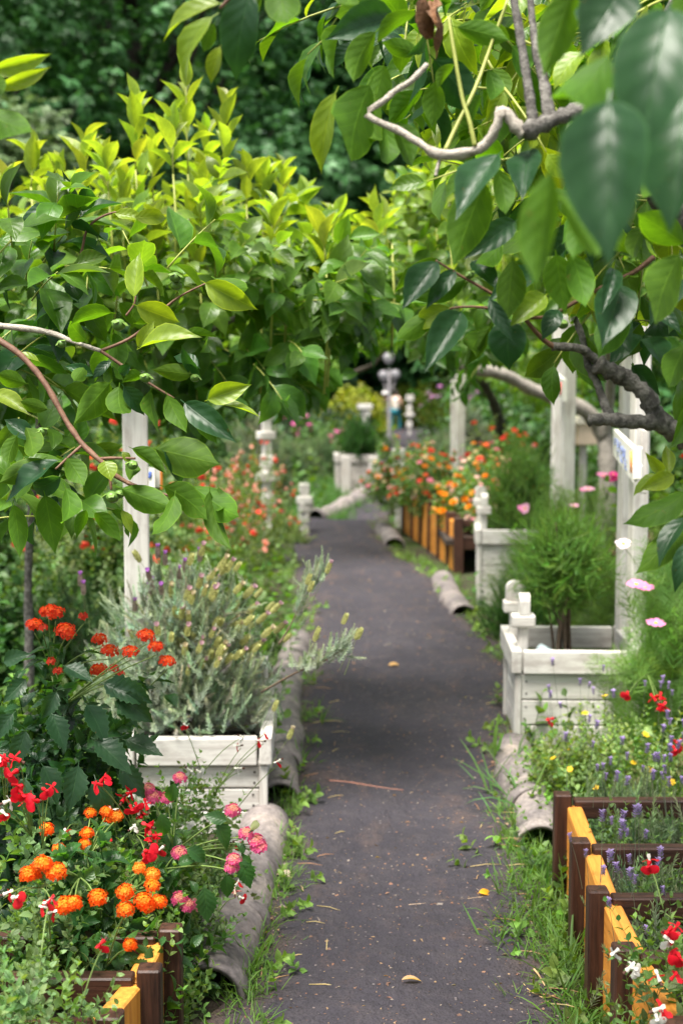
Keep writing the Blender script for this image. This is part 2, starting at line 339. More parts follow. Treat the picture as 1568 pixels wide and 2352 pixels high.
# ---------------------------------------------------------------- mesh builders
class Fol:
    def __init__(s): s.V, s.L, s.C, s.lo, s.to, s.nv = [], [], [], [], [], 0
    def add(s, t, p, y, up, sz, tint):
        p = np.atleast_2d(np.asarray(p, float)); N = len(p); n = len(t.V)
        R = frames(np.broadcast_to(np.atleast_2d(y), (N, 3)), np.broadcast_to(np.atleast_2d(up), (N, 3)))
        sz = np.broadcast_to(np.asarray(sz, float).reshape(-1, 1, 1), (N, 1, 1)); tint = np.broadcast_to(np.atleast_2d(np.asarray(tint, float)), (N, 3))
        s.V.append((np.einsum('nij,kj->nki', R, t.V) * sz + p[:, None]).reshape(-1, 3))
        L = np.empty((N, n, 3)); L[:, :, :2] = t.L; L[:, :, 2] = rng.random((N, 1)); s.L.append(L.reshape(-1, 3))
        s.C.append((t.C[None] * tint[:, None]).reshape(-1, 3))
        s.lo.append((t.loops[None] + (np.arange(N) * n)[:, None] + s.nv).ravel()); s.to.append(np.tile(t.tot, N)); s.nv += N * n
    def mix(s, ts, p, y, up, sz, tint):
        p = np.atleast_2d(p); N = len(p); k = rng.integers(0, len(ts), N)
        y = np.broadcast_to(np.atleast_2d(y), (N, 3)); up = np.broadcast_to(np.atleast_2d(up), (N, 3)); sz = np.broadcast_to(np.asarray(sz, float), (N,)); tint = np.broadcast_to(np.atleast_2d(tint), (N, 3))
        for i, t in enumerate(ts):
            m = k == i
            if m.any(): s.add(t, p[m], y[m], up[m], sz[m], tint[m])
    def tube(s, pts, rad, tint=(1, 1, 1), sides=6, knob=0., cap=True):
        pts = np.asarray(pts, float); n = len(pts); rad = np.broadcast_to(np.asarray(rad, float), (n,))
        tg = nrm(np.gradient(pts, axis=0)); R = frames(tg, np.array([.3, .2, 1.]))
        a = 2 * pi * np.arange(sides) / sides; V = []
        if knob >= .1: rad = rad * (1 + .9 * knob * rng.uniform(-1, 1, n))
        for i in range(n):
            rr = rad[i] * (1 + knob * rng.uniform(-1, 1, sides)); V.append(pts[i] + (np.cos(a) * rr)[:, None] * R[i, :, 2] + (np.sin(a) * rr)[:, None] * R[i, :, 0])
        V = np.concatenate(V); Fa = [(i * sides + k, i * sides + (k + 1) % sides, (i + 1) * sides + (k + 1) % sides, (i + 1) * sides + k) for i in range(n - 1) for k in range(sides)]
        if cap: Fa.append(tuple(range((n - 1) * sides, n * sides))); Fa.append(tuple(range(sides - 1, -1, -1)))
        t = T(V, Fa); s.V.append(V); s.L.append(np.zeros((len(V), 3)) + .5); s.C.append(np.zeros((len(V), 3)) + np.asarray(tint, float)); s.lo.append(t.loops + s.nv); s.to.append(t.tot); s.nv += len(V)
    def mesh(s, name, off=None):
        V = np.concatenate(s.V); V = V - off if off is not None else V
        lo = np.concatenate(s.lo).astype(np.int32); to = np.concatenate(s.to).astype(np.int32)
        me = bpy.data.meshes.new(name); me.vertices.add(len(V)); me.vertices.foreach_set('co', V.astype(np.float32).ravel())
        me.loops.add(len(lo)); me.loops.foreach_set('vertex_index', lo)
        me.polygons.add(len(to)); me.polygons.foreach_set('loop_start', (np.cumsum(to) - to).astype(np.int32))
        me.polygons.foreach_set('use_smooth', np.ones(len(to), bool))
        me.update(calc_edges=True)
        me.attributes.new('lc', 'FLOAT_VECTOR', 'POINT').data.foreach_set('vector', np.concatenate(s.L).astype(np.float32).ravel())
        C = np.concatenate(s.C); me.attributes.new('tint', 'FLOAT_COLOR', 'POINT').data.foreach_set('color', np.c_[C, np.ones(len(C))].astype(np.float32).ravel())
        return me
    def build(s, name, mat, parent=None):
        if not s.V: return None
        return link(s.mesh(name, wloc(parent)), name, parent, mat)
def flower_mesh(t, name):
    f = Fol(); f.add(t, (0, 0, 0), (0, 1, 0), (0, 0, 1), 1, (1, 1, 1)); me = f.mesh(name); me.materials.append(M_PETAL); return me
def put(me, name, parent, p, face=(0, 0, 1), s=1., spin=None):
    o = link(me, name, parent); o.location = np.asarray(p) - wloc(parent)
    q = Vector(face).to_track_quat('Z', 'Y'); spin = random.uniform(0, 6.28) if spin is None else spin
    o.rotation_mode = 'QUATERNION'; o.rotation_quaternion = q @ Matrix.Rotation(spin, 3, 'Z').to_quaternion(); o.scale = (s, s, s); return o
def smooth_pts(pts, k=6):
    pts = np.asarray(pts, float); n = len(pts); t = np.linspace(0, n - 1, (n - 1) * k + 1); out = []
    for q in t:
        i = min(int(q), n - 2); f = q - i; p0, p1, p2, p3 = pts[max(i - 1, 0)], pts[i], pts[i + 1], pts[min(i + 2, n - 1)]
        out.append(.5 * (2 * p1 + (p2 - p0) * f + (2 * p0 - 5 * p1 + 4 * p2 - p3) * f * f + (3 * p1 - p0 - 3 * p2 + p3) * f ** 3))
    return np.array(out)

class Box:
    """boards and blocks with chamfered edges, each carrying its own grain coordinates"""
    def __init__(s): s.bm = bmesh.new(); s.lay = s.bm.verts.layers.float_vector.new('lc')
    def add(s, c, size, rz=0., rot=None, bev=.004, segs=1):
        b = bmesh.new(); bmesh.ops.create_cube(b, size=1)
        for v in b.verts: v.co = Vector([v.co[k] * size[k] for k in range(3)])
        if bev: bmesh.ops.bevel(b, geom=b.edges[:], offset=bev, segments=segs, profile=.5, affect='EDGES')
        M = (rot.to_4x4() if rot is not None else Matrix.Rotation(rz, 4, 'Z')); M = Matrix.Translation(Vector(c)) @ M
        s._merge(b, size, M)
    def _merge(s, b, size, M):
        ax = int(np.argmax(size)); o = [ax, (ax + 1) % 3, (ax + 2) % 3]; rnd = Vector((random.uniform(0, 40),) * 3) + Vector((random.uniform(0, 9), random.uniform(0, 9), 0))
        mp = {}
        for v in b.verts:
            n = s.bm.verts.new(M @ v.co); n[s.lay] = Vector((v.co[o[0]], v.co[o[1]], v.co[o[2]])) + rnd; mp[v] = n
        for f in b.faces: s.bm.faces.new([mp[v] for v in f.verts])
        b.free()
    def prism(s, prof, y0, y1, M=Matrix.Identity(4)):
        b = bmesh.new(); A = [b.verts.new((x, y0, z)) for x, z in prof]; B = [b.verts.new((x, y1, z)) for x, z in prof]; n = len(prof)
        b.faces.new(A); b.faces.new(B[::-1])
        for i in range(n): b.faces.new((A[(i + 1) % n], A[i], B[i], B[(i + 1) % n]))
        bmesh.ops.recalc_face_normals(b, faces=b.faces); s._merge(b, (1, abs(y1 - y0), 2), M)
    def hexa(s, q, n, th):
        b = bmesh.new(); q = [Vector(a) for a in q]; n = Vector(n).normalized() * th
        A = [b.verts.new(a) for a in q]; B = [b.verts.new(a + n) for a in q]; b.faces.new(A[::-1]); b.faces.new(B)
        for i in range(4): b.faces.new((A[i], A[(i + 1) % 4], B[(i + 1) % 4], B[i]))
        bmesh.ops.recalc_face_normals(b, faces=b.faces); s._merge(b, (1, .5, .3), Matrix.Identity(4))
    def build(s, name, mat, parent=None):
        me = bpy.data.meshes.new(name); w_ = wloc(parent)
        for v in s.bm.verts: v.co -= Vector(w_)
        s.bm.to_mesh(me); s.bm.free(); return link(me, name, parent, mat)

# ---------------------------------------------------------------- ground and path
def grid_mesh(xs, ys, zf):
    V = [(x, y, zf(x, y)) for y in ys for x in xs]; n = len(xs)
    Fa = [(j * n + i, j * n + i + 1, (j + 1) * n + i + 1, (j + 1) * n + i) for j in range(len(ys) - 1) for i in range(n - 1)]
    me = bpy.data.meshes.new('ground'); me.from_pydata(V, [], Fa); me.update(); return me
def ground_mat():
    m, nt = newmat('garden soil and moss'); tc = nd(nt, 'TexCoord').outputs[3]
    a = noise(nt, tc, 1.7, 5, .6); b = noise(nt, tc, 30, 5, .65)
    c = mixc(nt, ramp(nt, a, [(.42, (0, 0, 0)), (.6, (1, 1, 1))]), (.045, .034, .026), (.045, .075, .02))
    c = mixc(nt, 1., c, ramp(nt, b, [(.25, (.55,) * 3), (.75, (1.4,) * 3)]), 'MULTIPLY')
    finish(nt, princ(nt, col=c, rough=.95, spec=.2, nor=nd(nt, 'Bump', {'Strength': 1., 'Distance': .02, 'Height': b}).outputs[0])); return m
xs = np.concatenate([np.linspace(-200, -12, 8), np.linspace(-10, 10, 21), np.linspace(12, 200, 8)])
ys = np.concatenate([[-20, -5], np.linspace(0, 24, 81), np.linspace(26, 70, 16), [90, 140, 300, 500]])
gr = link(grid_mesh(xs, ys, lambda x, y: gz(x, y)), 'ground', None, ground_mat()); gr['kind'] = 'structure'

def path_mat():
    m, nt = newmat('dark volcanic sand'); tc = nd(nt, 'TexCoord').outputs[3]
    a = noise(nt, tc, 1.6, 4, .55); b = noise(nt, tc, 14, 6, .6); c_ = noise(nt, tc, 160, 3, .6); d_ = noise(nt, nd(nt, 'Mapping', {0: tc, 3: (1.2, .6, 1)}).outputs[0], 5, 5, .7)
    col = mixc(nt, a, (.023, .0205, .028), (.054, .048, .061))
    col = mixc(nt, ramp(nt, b, [(.45, (0, 0, 0)), (.7, (.5, .5, .5))]), col, (.075, .064, .070))
    col = mixc(nt, ramp(nt, d_, [(.54, (0, 0, 0)), (.72, (.45, .45, .45))]), col, (.14, .09, .072))
    eg = nd(nt, 'Attribute', attribute_name='edge').outputs[2]
    col = mixc(nt, mth(nt, 'MULTIPLY', mth(nt, 'MULTIPLY', eg, ramp(nt, b, [(.35, (0, 0, 0)), (.6, (1, 1, 1))])), .8), col, (.115, .078, .058))
    col = mixc(nt, ramp(nt, c_, [(.4, (.6, .6, .6)), (.5, (0, 0, 0))]), col, (.018, .016, .02))
    vo = nd(nt, 'TexVoronoi', {'Vector': tc, 'Scale': 75.}); vr = nd(nt, 'SeparateXYZ', {0: vo.outputs[1]}).outputs[0]
    peb = mth(nt, 'MULTIPLY', mth(nt, 'GREATER_THAN', vr, .955), ramp(nt, vo.outputs[0], [(.25, (1, 1, 1)), (.34, (0, 0, 0))]))
    col = mixc(nt, mth(nt, 'MULTIPLY', peb, .55), col, mixc(nt, mth(nt, 'FRACT', mth(nt, 'MULTIPLY', vr, 37)), (.30, .20, .17), (.36, .32, .33)))
    h = mth(nt, 'ADD', mth(nt, 'ADD', mth(nt, 'MULTIPLY', b, 1.2), mth(nt, 'MULTIPLY', d_, 2.2)), mth(nt, 'ADD', mth(nt, 'MULTIPLY', c_, .35), mth(nt, 'MULTIPLY', peb, .4)))
    finish(nt, princ(nt, col=col, rough=.85, spec=.35, nor=nd(nt, 'Bump', {'Strength': 1., 'Distance': .022, 'Height': h}).outputs[0])); return m
EDGE = [(2900, 470, 1390), (2352, 560, 1300), (2100, 630, 1215), (1900, 650, 1190), (1750, 675, 1170), (1600, 690, 1180), (1500, 690, 1160), (1400, 700, 1060), (1320, 660, 985), (1270, 640, 900), (1222, 630, 868)]
LE = [G(l, y)[:2] for y, l, r in EDGE]; RE = [G(r, y)[:2] for y, l, r in EDGE]
LE += [np.array(q) for q in ((-.35, 15.4), (.05, 17.), (.42, 18.5), (.55, 21), (.8, 28), (1.5, 45), (1.6, 66))]
RE += [np.array(q) for q in ((.45, 15.4), (.66, 17.), (.9, 18.5), (1.1, 21), (1.6, 28), (4., 45), (5, 66))]
LE = smooth_pts([list(LE[0] + [0, -3.])] + LE, 8); RE = smooth_pts([list(RE[0] + [0, -3.])] + RE, 8)
LY, LXs = LE[:, 1], LE[:, 0]; RY, RXs = RE[:, 1], RE[:, 0]
def pleft(y): return float(np.interp(y, LY, LXs))
def pright(y): return float(np.interp(y, RY, RXs))
def path_z(x, y): return .014 + .015 * sin(x * 5.1 + y * 1.7) * sin(y * 2.3 + 1 + x) + .009 * sin(x * 11 + 2 * sin(y * 3.1)) * sin(y * 6.7 + x * 3) + .003 * sin(x * 23 + y * 9) * sin(y * 17)
V, Fa, EG = [], [], []; yy = np.concatenate([np.arange(-1, 9, .05), np.arange(9, 22, .12), np.arange(22, 66, 1.)]); NC = 31
for y in yy:
    a, b = pleft(y) - .06 + .03 * sin(y * 7.3) + .02 * sin(y * 17), pright(y) + .06 + .03 * sin(y * 6.1 + 2) + .02 * sin(y * 19)
    for k in range(NC):
        t = k / (NC - 1); x = a + (b - a) * t; e = min(1, min(t, 1 - t) * 8)
        V.append((x, y, gz(x, y) + .005 + e * (path_z(x, y) + .012))); EG.append(max(0., 1 - min(t, 1 - t) * 5.5))
for j in range(len(yy) - 1):
    for k in range(NC - 1): q = j * NC + k; Fa.append((q, q + 1, q + NC + 1, q + NC))
me = bpy.data.meshes.new('path'); me.from_pydata(V, [], Fa); me.polygons.foreach_set('use_smooth', [True] * len(Fa)); me.update()
me.attributes.new('edge', 'FLOAT', 'POINT').data.foreach_set('value', EG); po = link(me, 'path', None, path_mat()); po['kind'] = 'structure'

# ---------------------------------------------------------------- persimmon trees
def inside(poly, x, y):
    c = False; n = len(poly)
    for i in range(n):
        (x1, y1), (x2, y2) = poly[i], poly[i - 1]
        if (y1 > y) != (y2 > y) and x < (x2 - x1) * (y - y1) / (y2 - y1) + x1: c = not c
    return c
def vary(c, n, s=.15): return np.asarray(c) * (1 + s * rng.standard_normal((n, 1))) * (1 + .4 * s * rng.standard_normal((n, 3)))
MAT_T = (.058, .145, .024); MID_T = (.075, .165, .022); YNG_T = (.24, .325, .055)
def shoot(fo, st, b, d, L, n, size, tint, droop=.3, ang=1., ts=None, stem_r=.0028, stint=(1, 1, 1)):
    d = nrm(d); t = np.linspace(.1, 1, n); g = np.array([0, 0, -1.])
    q = b + np.outer(np.linspace(0, 1, 5), d) * L + np.outer(np.linspace(0, 1, 5) ** 2, g) * droop * L * .25
    st.tube(q, np.linspace(stem_r, stem_r * .45, 5), stint, 5)
    p = b + np.outer(t, d) * L + np.outer(t ** 2, g) * droop * L * .25
    e1 = nrm(np.cross(d, [.31, .2, .93])); e2 = np.cross(d, e1); a = np.arange(n) * 2.4 + rng.uniform(0, 6.28)
    rad = np.outer(np.cos(a), e1) + np.outer(np.sin(a), e2)
    th = (ang * (1 - .45 * t) * rng.uniform(.75, 1.25, n))[:, None]
    y = np.outer(np.ones(n), d) * np.cos(th) + rad * np.sin(th) + g * droop * rng.uniform(.5, 1.4, (n, 1)) + rng.normal(0, .08, (n, 3))
    up = np.outer(np.ones(n), d) * np.sin(th) - rad * np.cos(th) * .6 + np.array([0, 0, .9]) + rng.normal(0, .25, (n, 3))
    s = size * (.75 + .45 * np.sin(pi * np.clip(t, .1, .95))) * rng.uniform(.8, 1.15, n)
    fo.mix(ts or PERS, p + nrm(y) * (s * .09)[:, None], y, up, s, vary(tint, n))
def px_line(L, k=5): return smooth_pts([P(*q[:3]) for q in L], k), np.interp(np.linspace(0, len(L) - 1, (len(L) - 1) * k + 1), range(len(L)), [q[3] for q in L])
def leaf_px(fo, bx, by, tx, ty, d, tint, top=True, roll=0., wide=1., dz=0., ts=None):
    """one leaf from its stalk end to its tip, upper side or underside towards the path"""
    a, b = P(bx, by, d), P(tx, ty, d + dz); y = b - a; v = nrm(np.array([0, 0, H]) - (a + b) / 2)
    sd_ = np.cross(nrm(y), v); up = (v if top else -v) * cos(roll) + sd_ * sin(roll) + rng.normal(0, .12, 3) + np.array([0, 0, .55 if top else .25])
    t = random.choice(ts or PERS); t2 = T(t.V * np.array([wide, 1, 1]), t.F, t.L, t.C)
    fo.add(t2, a, y, up, np.linalg.norm(y) * 1.06, vary(tint, 1, .08))

# --- the near tree on the right: grey limbs, bare pale branch, large hanging leaves
RT = thing('persimmon_tree', 'near persimmon tree with gnarled grey limbs and a bare pale branch, right of the path', 'tree', (1.75, 2.75, 0), 'persimmon trees along the path')
tk = Fol(); tb = np.array([1.75, 2.75, -.05])
tk.tube(smooth_pts([tb, tb + [-.02, .02, .5], tb + [-.10, -.02, 1.0], tb + [-.13, -.05, 1.35], tb + [-.2, -.1, 1.75], tb + [-.28, -.22, 2.1]], 5), np.linspace(.075, .034, 26), sides=12, knob=.12)
tk.build('trunk', M_BARK, RT)
def branch(name, L, mat, parent, sides=9, knob=.12, k=6):
    f = Fol(); pts, r = px_line(L, k); f.tube(pts, r, sides=sides, knob=knob); return f.build(name, mat, parent)
branch('branch', [(2700, 1400, 2.75, .05), (2350, 1330, 2.76, .043), (2080, 1270, 2.75, .038), (1830, 1180, 2.74, .034), (1700, 1075, 2.72, .028), (1600, 1015, 2.7, .023), (1540, 985, 2.68, .021), (1490, 970, 2.66, .015), (1430, 967, 2.65, .0135), (1390, 962, 2.64, .012), (1352, 966, 2.63, .009)], M_BARK, RT, knob=.22)
branch('branch', [(1530, 985, 2.68, .018), (1500, 945, 2.67, .017), (1480, 905, 2.66, .0155), (1440, 872, 2.66, .0155), (1400, 852, 2.65, .0165), (1370, 835, 2.64, .018)], M_BARK, RT, knob=.2)
branch('branch', [(1400, 850, 2.66, .010), (1360, 820, 2.65, .0085), (1330, 800, 2.64, .0085), (1268, 796, 2.63, .0085)], M_BARK, RT)
branch('twig', [(1272, 797, 2.63, .0055), (1245, 778, 2.62, .0050), (1215, 745, 2.6, .0042), (1195, 718, 2.58, .0035)], M_TWIG, RT, 6, .08)
branch('branch', [(1420, 965, 2.66, .009), (1394, 945, 2.65, .008), (1370, 880, 2.66, .0072), (1350, 840, 2.66, .007), (1338, 780, 2.67, .0065), (1318, 730, 2.68, .006)], M_BARK, RT)
branch('branch', [(2560, 1060, 2.68, .05), (2300, 960, 2.64, .043), (2030, 820, 2.56, .038), (1790, 690, 2.5, .034), (1640, 580, 2.42, .026), (1560, 500, 2.36, .022), (1480, 405, 2.32, .018), (1435, 335, 2.3, .016), (1405, 265, 2.3, .0155), (1350, 248, 2.3, .013), (1280, 272, 2.3, .013), (1200, 305, 2.3, .0165)], M_BARK, RT, knob=.22)
branch('bare_branch', [(1205, 308, 2.3, .014), (1185, 290, 2.3, .0105), (1165, 262, 2.3, .0095), (1150, 256, 2.3, .0095), (1141, 285, 2.3, .0085), (1120, 325, 2.31, .0085), (1085, 348, 2.32, .0085), (1010, 356, 2.33, .0080), (960, 327, 2.34, .0065), (910, 298, 2.35, .0058), (843, 265, 2.36, .0058), (880, 232, 2.36, .0052), (905, 210, 2.37, .0050), (945, 185, 2.37, .0050), (980, 148, 2.38, .0042)], M_PALE, RT, 10, .2, 3)
branch('twig', [(1012, 354, 2.33, .0035), (1004, 385, 2.33, .0032), (1000, 404, 2.33, .0028)], M_PALE, RT, 5)
branch('twig', [(1150, 262, 2.3, .005), (1153, 248, 2.3, .003), (1155, 243, 2.3, .002)], M_PALE, RT, 5)
for L in ([(1225, 295, 2.31, .011), (1215, 220, 2.31, .0085), (1200, 120, 2.32, .0075), (1176, -20, 2.34, .007)], [(1262, 280, 2.31, .012), (1250, 200, 2.33, .0085), (1228, 100, 2.35, .0065), (1215, -20, 2.38, .006)], [(1390, 245, 2.3, .013), (1375, 232, 2.32, .012), (1420, 190, 2.4, .009), (1500, 80, 2.5, .007), (1560, -30, 2.5, .006)]):
    branch('branch', L, M_BARK, RT, 8)
for L in ([(1090, 335, 2.31, .0042), (1078, 280, 2.31, .0036), (1060, 220, 2.32, .0034), (1040, 105, 2.33, .003), (1030, 40, 2.34, .0025)], [(1022, 345, 2.34, .0038), (1050, 285, 2.36, .0036), (1090, 205, 2.38, .0034), (1125, 110, 2.4, .003), (1165, 0, 2.4, .0025)], [(1198, 720, 2.58, .0034), (1130, 675, 2.57, .003), (1060, 635, 2.56, .0026), (1000, 598, 2.56, .002)], [(1230, 730, 2.6, .003), (1120, 708, 2.56, .0028), (1060, 705, 2.55, .0022), (1020, 712, 2.55, .0018)], [(1500, 590, 2.62, .005), (1455, 625, 2.62, .0046), (1400, 650, 2.62, .0042), (1330, 688, 2.62, .004), (1262, 725, 2.62, .0036), (1210, 730, 2.6, .003)]):
    branch('twig', L, M_SHOOT if L[0][1] < 400 else M_TWIG, RT, 6, .05)
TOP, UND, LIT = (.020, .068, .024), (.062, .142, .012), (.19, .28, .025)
cr = Fol()
hero_R = [  # stalk x, y, tip x, y, distance, t = upper side / u = underside / y = young, roll, width
 (955,28,838,64,2.35,'u',.3,.8),(862,74,774,188,2.45,'u',.2,1),(770,213,712,386,2.42,'y',.5,.75),(848,196,764,402,2.4,'u',.3,1),(862,214,830,396,2.45,'u',-.3,.7),(880,150,858,262,2.5,'u',.2,1.1),
 (1000,188,990,288,2.42,'u',.1,1.25),(905,285,957,382,2.4,'u',.2,1.2),(884,292,912,408,2.45,'u',0,1),(1142,355,1046,486,2.3,'t',-.7,.8),(1112,418,1038,604,2.34,'u',.2,1),(1215,345,1196,442,2.33,'t',.2,.9),
 (1140,388,1184,508,2.4,'u',0,1),(1182,508,1088,572,2.5,'t',.6,.7),(1138,452,1086,492,2.5,'y',.3,1),(1042,148,978,194,2.4,'u',.6,1),(1104,222,1048,282,2.4,'u',.3,1),(1050,62,1176,90,2.42,'u',.2,.9),
 (1170,92,1058,45,2.5,'u',.2,.9),(1120,160,1165,260,2.5,'u',.2,1),(905,40,770,75,2.6,'t',.4,1),(960,120,875,100,2.55,'u',.4,1),(1290,-20,1248,82,2.0,'y',.2,.8),(1318,-30,1244,168,1.9,'u',.2,1),
 (1534,22,1482,266,1.5,'t',.15,1.0),(1398,232,1392,566,1.42,'t',.1,1.0),(1396,128,1254,372,1.7,'u',.3,.95),(1264,395,1226,660,1.45,'u',.3,.85),(1290,455,1392,592,1.55,'u',0,1.1),(1580,170,1535,480,1.6,'t',.1,1.3),
 (1350,10,1388,70,1.9,'t',.1,1.2),(1430,-30,1372,50,1.8,'t',.2,1.2),(1600,-40,1540,60,1.7,'u',.2,1.2),(1440,180,1330,270,1.9,'u',.2,1),(1490,390,1515,490,2.1,'u',0,1.2),(1572,560,1450,480,2.3,'u',.1,1),
 (1002,602,926,698,2.55,'t',.3,.95),(1012,598,904,664,2.6,'u',.4,.8),(1044,620,986,690,2.56,'t',.3,.8),(1070,640,944,694,2.62,'u',.4,.8),(1032,706,932,754,2.54,'y',.3,1),(1004,710,894,802,2.58,'u',.4,.8),
 (1058,718,984,832,2.54,'t',.1,.95),(1112,758,1036,842,2.58,'u',.2,1),(1125,750,1068,838,2.56,'u',0,.8),(1164,732,1162,830,2.5,'t',.05,1.7),(1124,688,1172,778,2.48,'t',.6,.6),(1176,598,1164,738,2.45,'u',.2,1.0),
 (1252,678,1178,738,2.5,'y',.4,.9),(1284,712,1246,758,2.52,'t',.2,.9),(1276,585,1296,712,2.3,'u',.1,1.1),(1312,585,1357,708,2.3,'u',.1,1.1),(1410,618,1390,702,2.4,'t',.5,.6),(1426,655,1392,760,2.42,'t',.2,1.1),
 (1442,698,1372,822,2.45,'u',.1,1.0),(1558,585,1468,760,2.2,'u',.1,.95),(1500,705,1560,752,2.5,'t',.1,.8),(1572,795,1516,902,2.5,'u',.2,1.),(1400,722,1440,790,2.55,'t',.2,1),(1490,778,1520,830,2.6,'t',.4,1.),
 (1560,640,1510,700,2.6,'t',.3,1.),(1480,520,1420,600,2.45,'u',.2,1.),(1540,450,1452,545,2.4,'u',.3,1.),(1350,480,1300,600,2.0,'u',.2,1.),(1350,590,1310,560,2.7,'y',.2,1.),(1085,600,1140,645,2.65,'t',.2,1.),
 (1150,560,1090,640,2.62,'u',.4,.9),(1225,620,1150,660,2.6,'t',.4,.9),(1470,770,1400,800,2.7,'t',.4,.8),(1452,840,1510,900,2.9,'t',.3,.9),
 (1534,1090,1530,1022,2.6,'y',.2,.8),(1524,1092,1484,1042,2.6,'y',.3,.7),(1512,1090,1444,1120,2.58,'y',.7,.8),(1546,1092,1474,1122,2.58,'y',.7,.9),(1575,1130,1450,1232,2.5,'u',.6,.8),(1580,1180,1480,1340,2.5,'u',.4,.7),(1575,1190,1500,1260,2.48,'t',.5,.8),(1590,1240,1540,1330,2.45,'t',.2,.8)]
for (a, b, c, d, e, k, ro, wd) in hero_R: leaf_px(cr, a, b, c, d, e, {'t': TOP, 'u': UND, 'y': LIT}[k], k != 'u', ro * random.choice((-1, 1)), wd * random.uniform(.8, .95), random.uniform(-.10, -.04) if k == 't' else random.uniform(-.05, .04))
st = Fol()
polyR = [(800, -60), (1640, -60), (1640, 560), (1500, 620), (1250, 560), (1170, 420), (1150, 240), (1000, 180), (860, 110), (790, 60)]
n_ = 0
while n_ < 180:
    px, py = random.uniform(780, 1640), random.uniform(-60, 620)
    if not inside(polyR, px, py): continue
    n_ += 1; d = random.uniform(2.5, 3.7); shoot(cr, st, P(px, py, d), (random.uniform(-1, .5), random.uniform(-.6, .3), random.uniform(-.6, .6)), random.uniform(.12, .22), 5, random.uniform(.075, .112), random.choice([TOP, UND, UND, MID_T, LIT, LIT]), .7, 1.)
for px, py in ((1450, 740), (1540, 840), (1560, 760), (1480, 680), (1380, 690), (1600, 900), (1620, 1130), (1600, 1060)):
    shoot(cr, st, P(px, py, random.uniform(2.65, 3.1)), (random.uniform(-.8, .4), -.3, random.uniform(-.5, .3)), .16, 5, .105, random.choice([TOP, UND]), .6)
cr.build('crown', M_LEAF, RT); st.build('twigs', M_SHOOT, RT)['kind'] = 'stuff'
# one dead curled leaf
dl = Fol(); wl_ = [strip_leaf(VS, WS, [-1, -.5, 0, .5, 1], b, f, .5, p, -.8, .12, tw, .9) for b, f, p, tw in ((1.6, 1.2, 0, 1.2), (-.9, 1.5, 2, -1.4), (1., .9, 3, .8))]
for (a, b, c, d, ro) in ((975, -10, 958, 98, .4), (985, 0, 1040, 122, -.6), (1000, -5, 1012, 70, .2)): leaf_px(dl, a, b, c, d, 2.28, (1, 1, 1), True, ro, .7, 0, wl_)
dl.build('dead_leaf', M_DEAD, RT)
def fruit(root, px, py, d, r=.013, face=None):
    p = P(px, py, d); f = Fol(); n = 8; pts = [p + np.array([0, 0, 1.]) * r * (q - .5) * 1.7 for q in np.linspace(0, 1, n)]
    f.tube(pts, [r * sqrt(max(.02, 1 - (2 * q - 1) ** 2)) for q in np.linspace(.02, .98, n)], sides=12); o = f.build('fruit', M_FRUIT, root)
    c = Fol(); v = np.array(face if face is not None else (random.uniform(-.5, .5), -.1, .9)); v = nrm(v)
    e = nrm(np.cross(v, [0, .2, 1])); e2 = np.cross(v, e)
    for k in range(4):
        a = k * pi / 2 + .4; y = e * cos(a) + e2 * sin(a) - .35 * v; c.add(PET, p + v * r * .75, y, v, r * 1.7, (1, 1, 1))
    c.build('calyx', M_CALYX, o)
fruit(RT, 1497, 680, 2.5); fruit(RT, 1292, 745, 2.55, .010); fruit(RT, 1078, 632, 2.56, .008)

# --- the near tree on the left
LT = thing('persimmon_tree', 'near persimmon tree with glossy leaves and small green fruit, at the left edge', 'tree', (-1.75, 3.5, 0), 'persimmon trees along the path')
tk = Fol(); tb = np.array([-1.75, 3.5, -.05]); tk.tube(smooth_pts([tb, tb + [.05, .0, .5], tb + [.12, -.02, 1.1], tb + [.2, -.05, 1.6], tb + [.3, -.1, 2.1]], 5), np.linspace(.07, .028, 21), sides=12, knob=.12); tk.build('trunk', M_BARK, LT)
branch('branch', [(-620, 560, 3.47, .028), (-420, 640, 3.45, .02), (-200, 730, 3.4, .013), (-40, 745, 3.35, .0085), (40, 752, 3.33, .0078), (115, 764, 3.32, .0065), (170, 785, 3.3, .0055), (232, 806, 3.3, .0045)], M_PALE, LT, 9, .12)
branch('branch', [(-640, 520, 3.48, .03), (-420, 600, 3.5, .022), (-150, 690, 3.4, .012), (0, 783, 3.3, .0075), (55, 822, 3.28, .0072), (105, 882, 3.26, .0070), (150, 962, 3.24, .0066), (190, 1020, 3.22, .0064), (235, 1062, 3.2, .006), (265, 1092, 3.2, .0058), (300, 1112, 3.2, .005)], M_TWIG, LT, 9, .12)
for L in ([(190, 1022, 3.22, .0042), (160, 1048, 3.2, .0035), (128, 1078, 3.18, .0025)], [(226, 1054, 3.21, .0042), (262, 1052, 3.2, .0036), (312, 1053, 3.2, .0025)], [(290, 1108, 3.2, .0045), (350, 1128, 3.18, .0036), (405, 1142, 3.16, .0025)], [(236, 1062, 3.2, .0042), (252, 1098, 3.2, .0036), (256, 1125, 3.2, .0025)], [(232, 806, 3.3, .0042), (285, 842, 3.3, .0036), (330, 872, 3.28, .0032), (400, 915, 3.26, .0025)], [(160, 660, 3.5, .0045), (185, 590, 3.5, .004), (205, 520, 3.5, .0036), (262, 488, 3.5, .0028), (310, 500, 3.5, .002)], [(290, 725, 3.3, .003), (308, 700, 3.3, .0026), (312, 680, 3.3, .002)], [(232, 806, 3.3, .0042), (310, 770, 3.32, .0034), (400, 690, 3.34, .003), (475, 650, 3.34, .002)]):
    branch('twig', L, M_TWIG, LT, 6, .06)
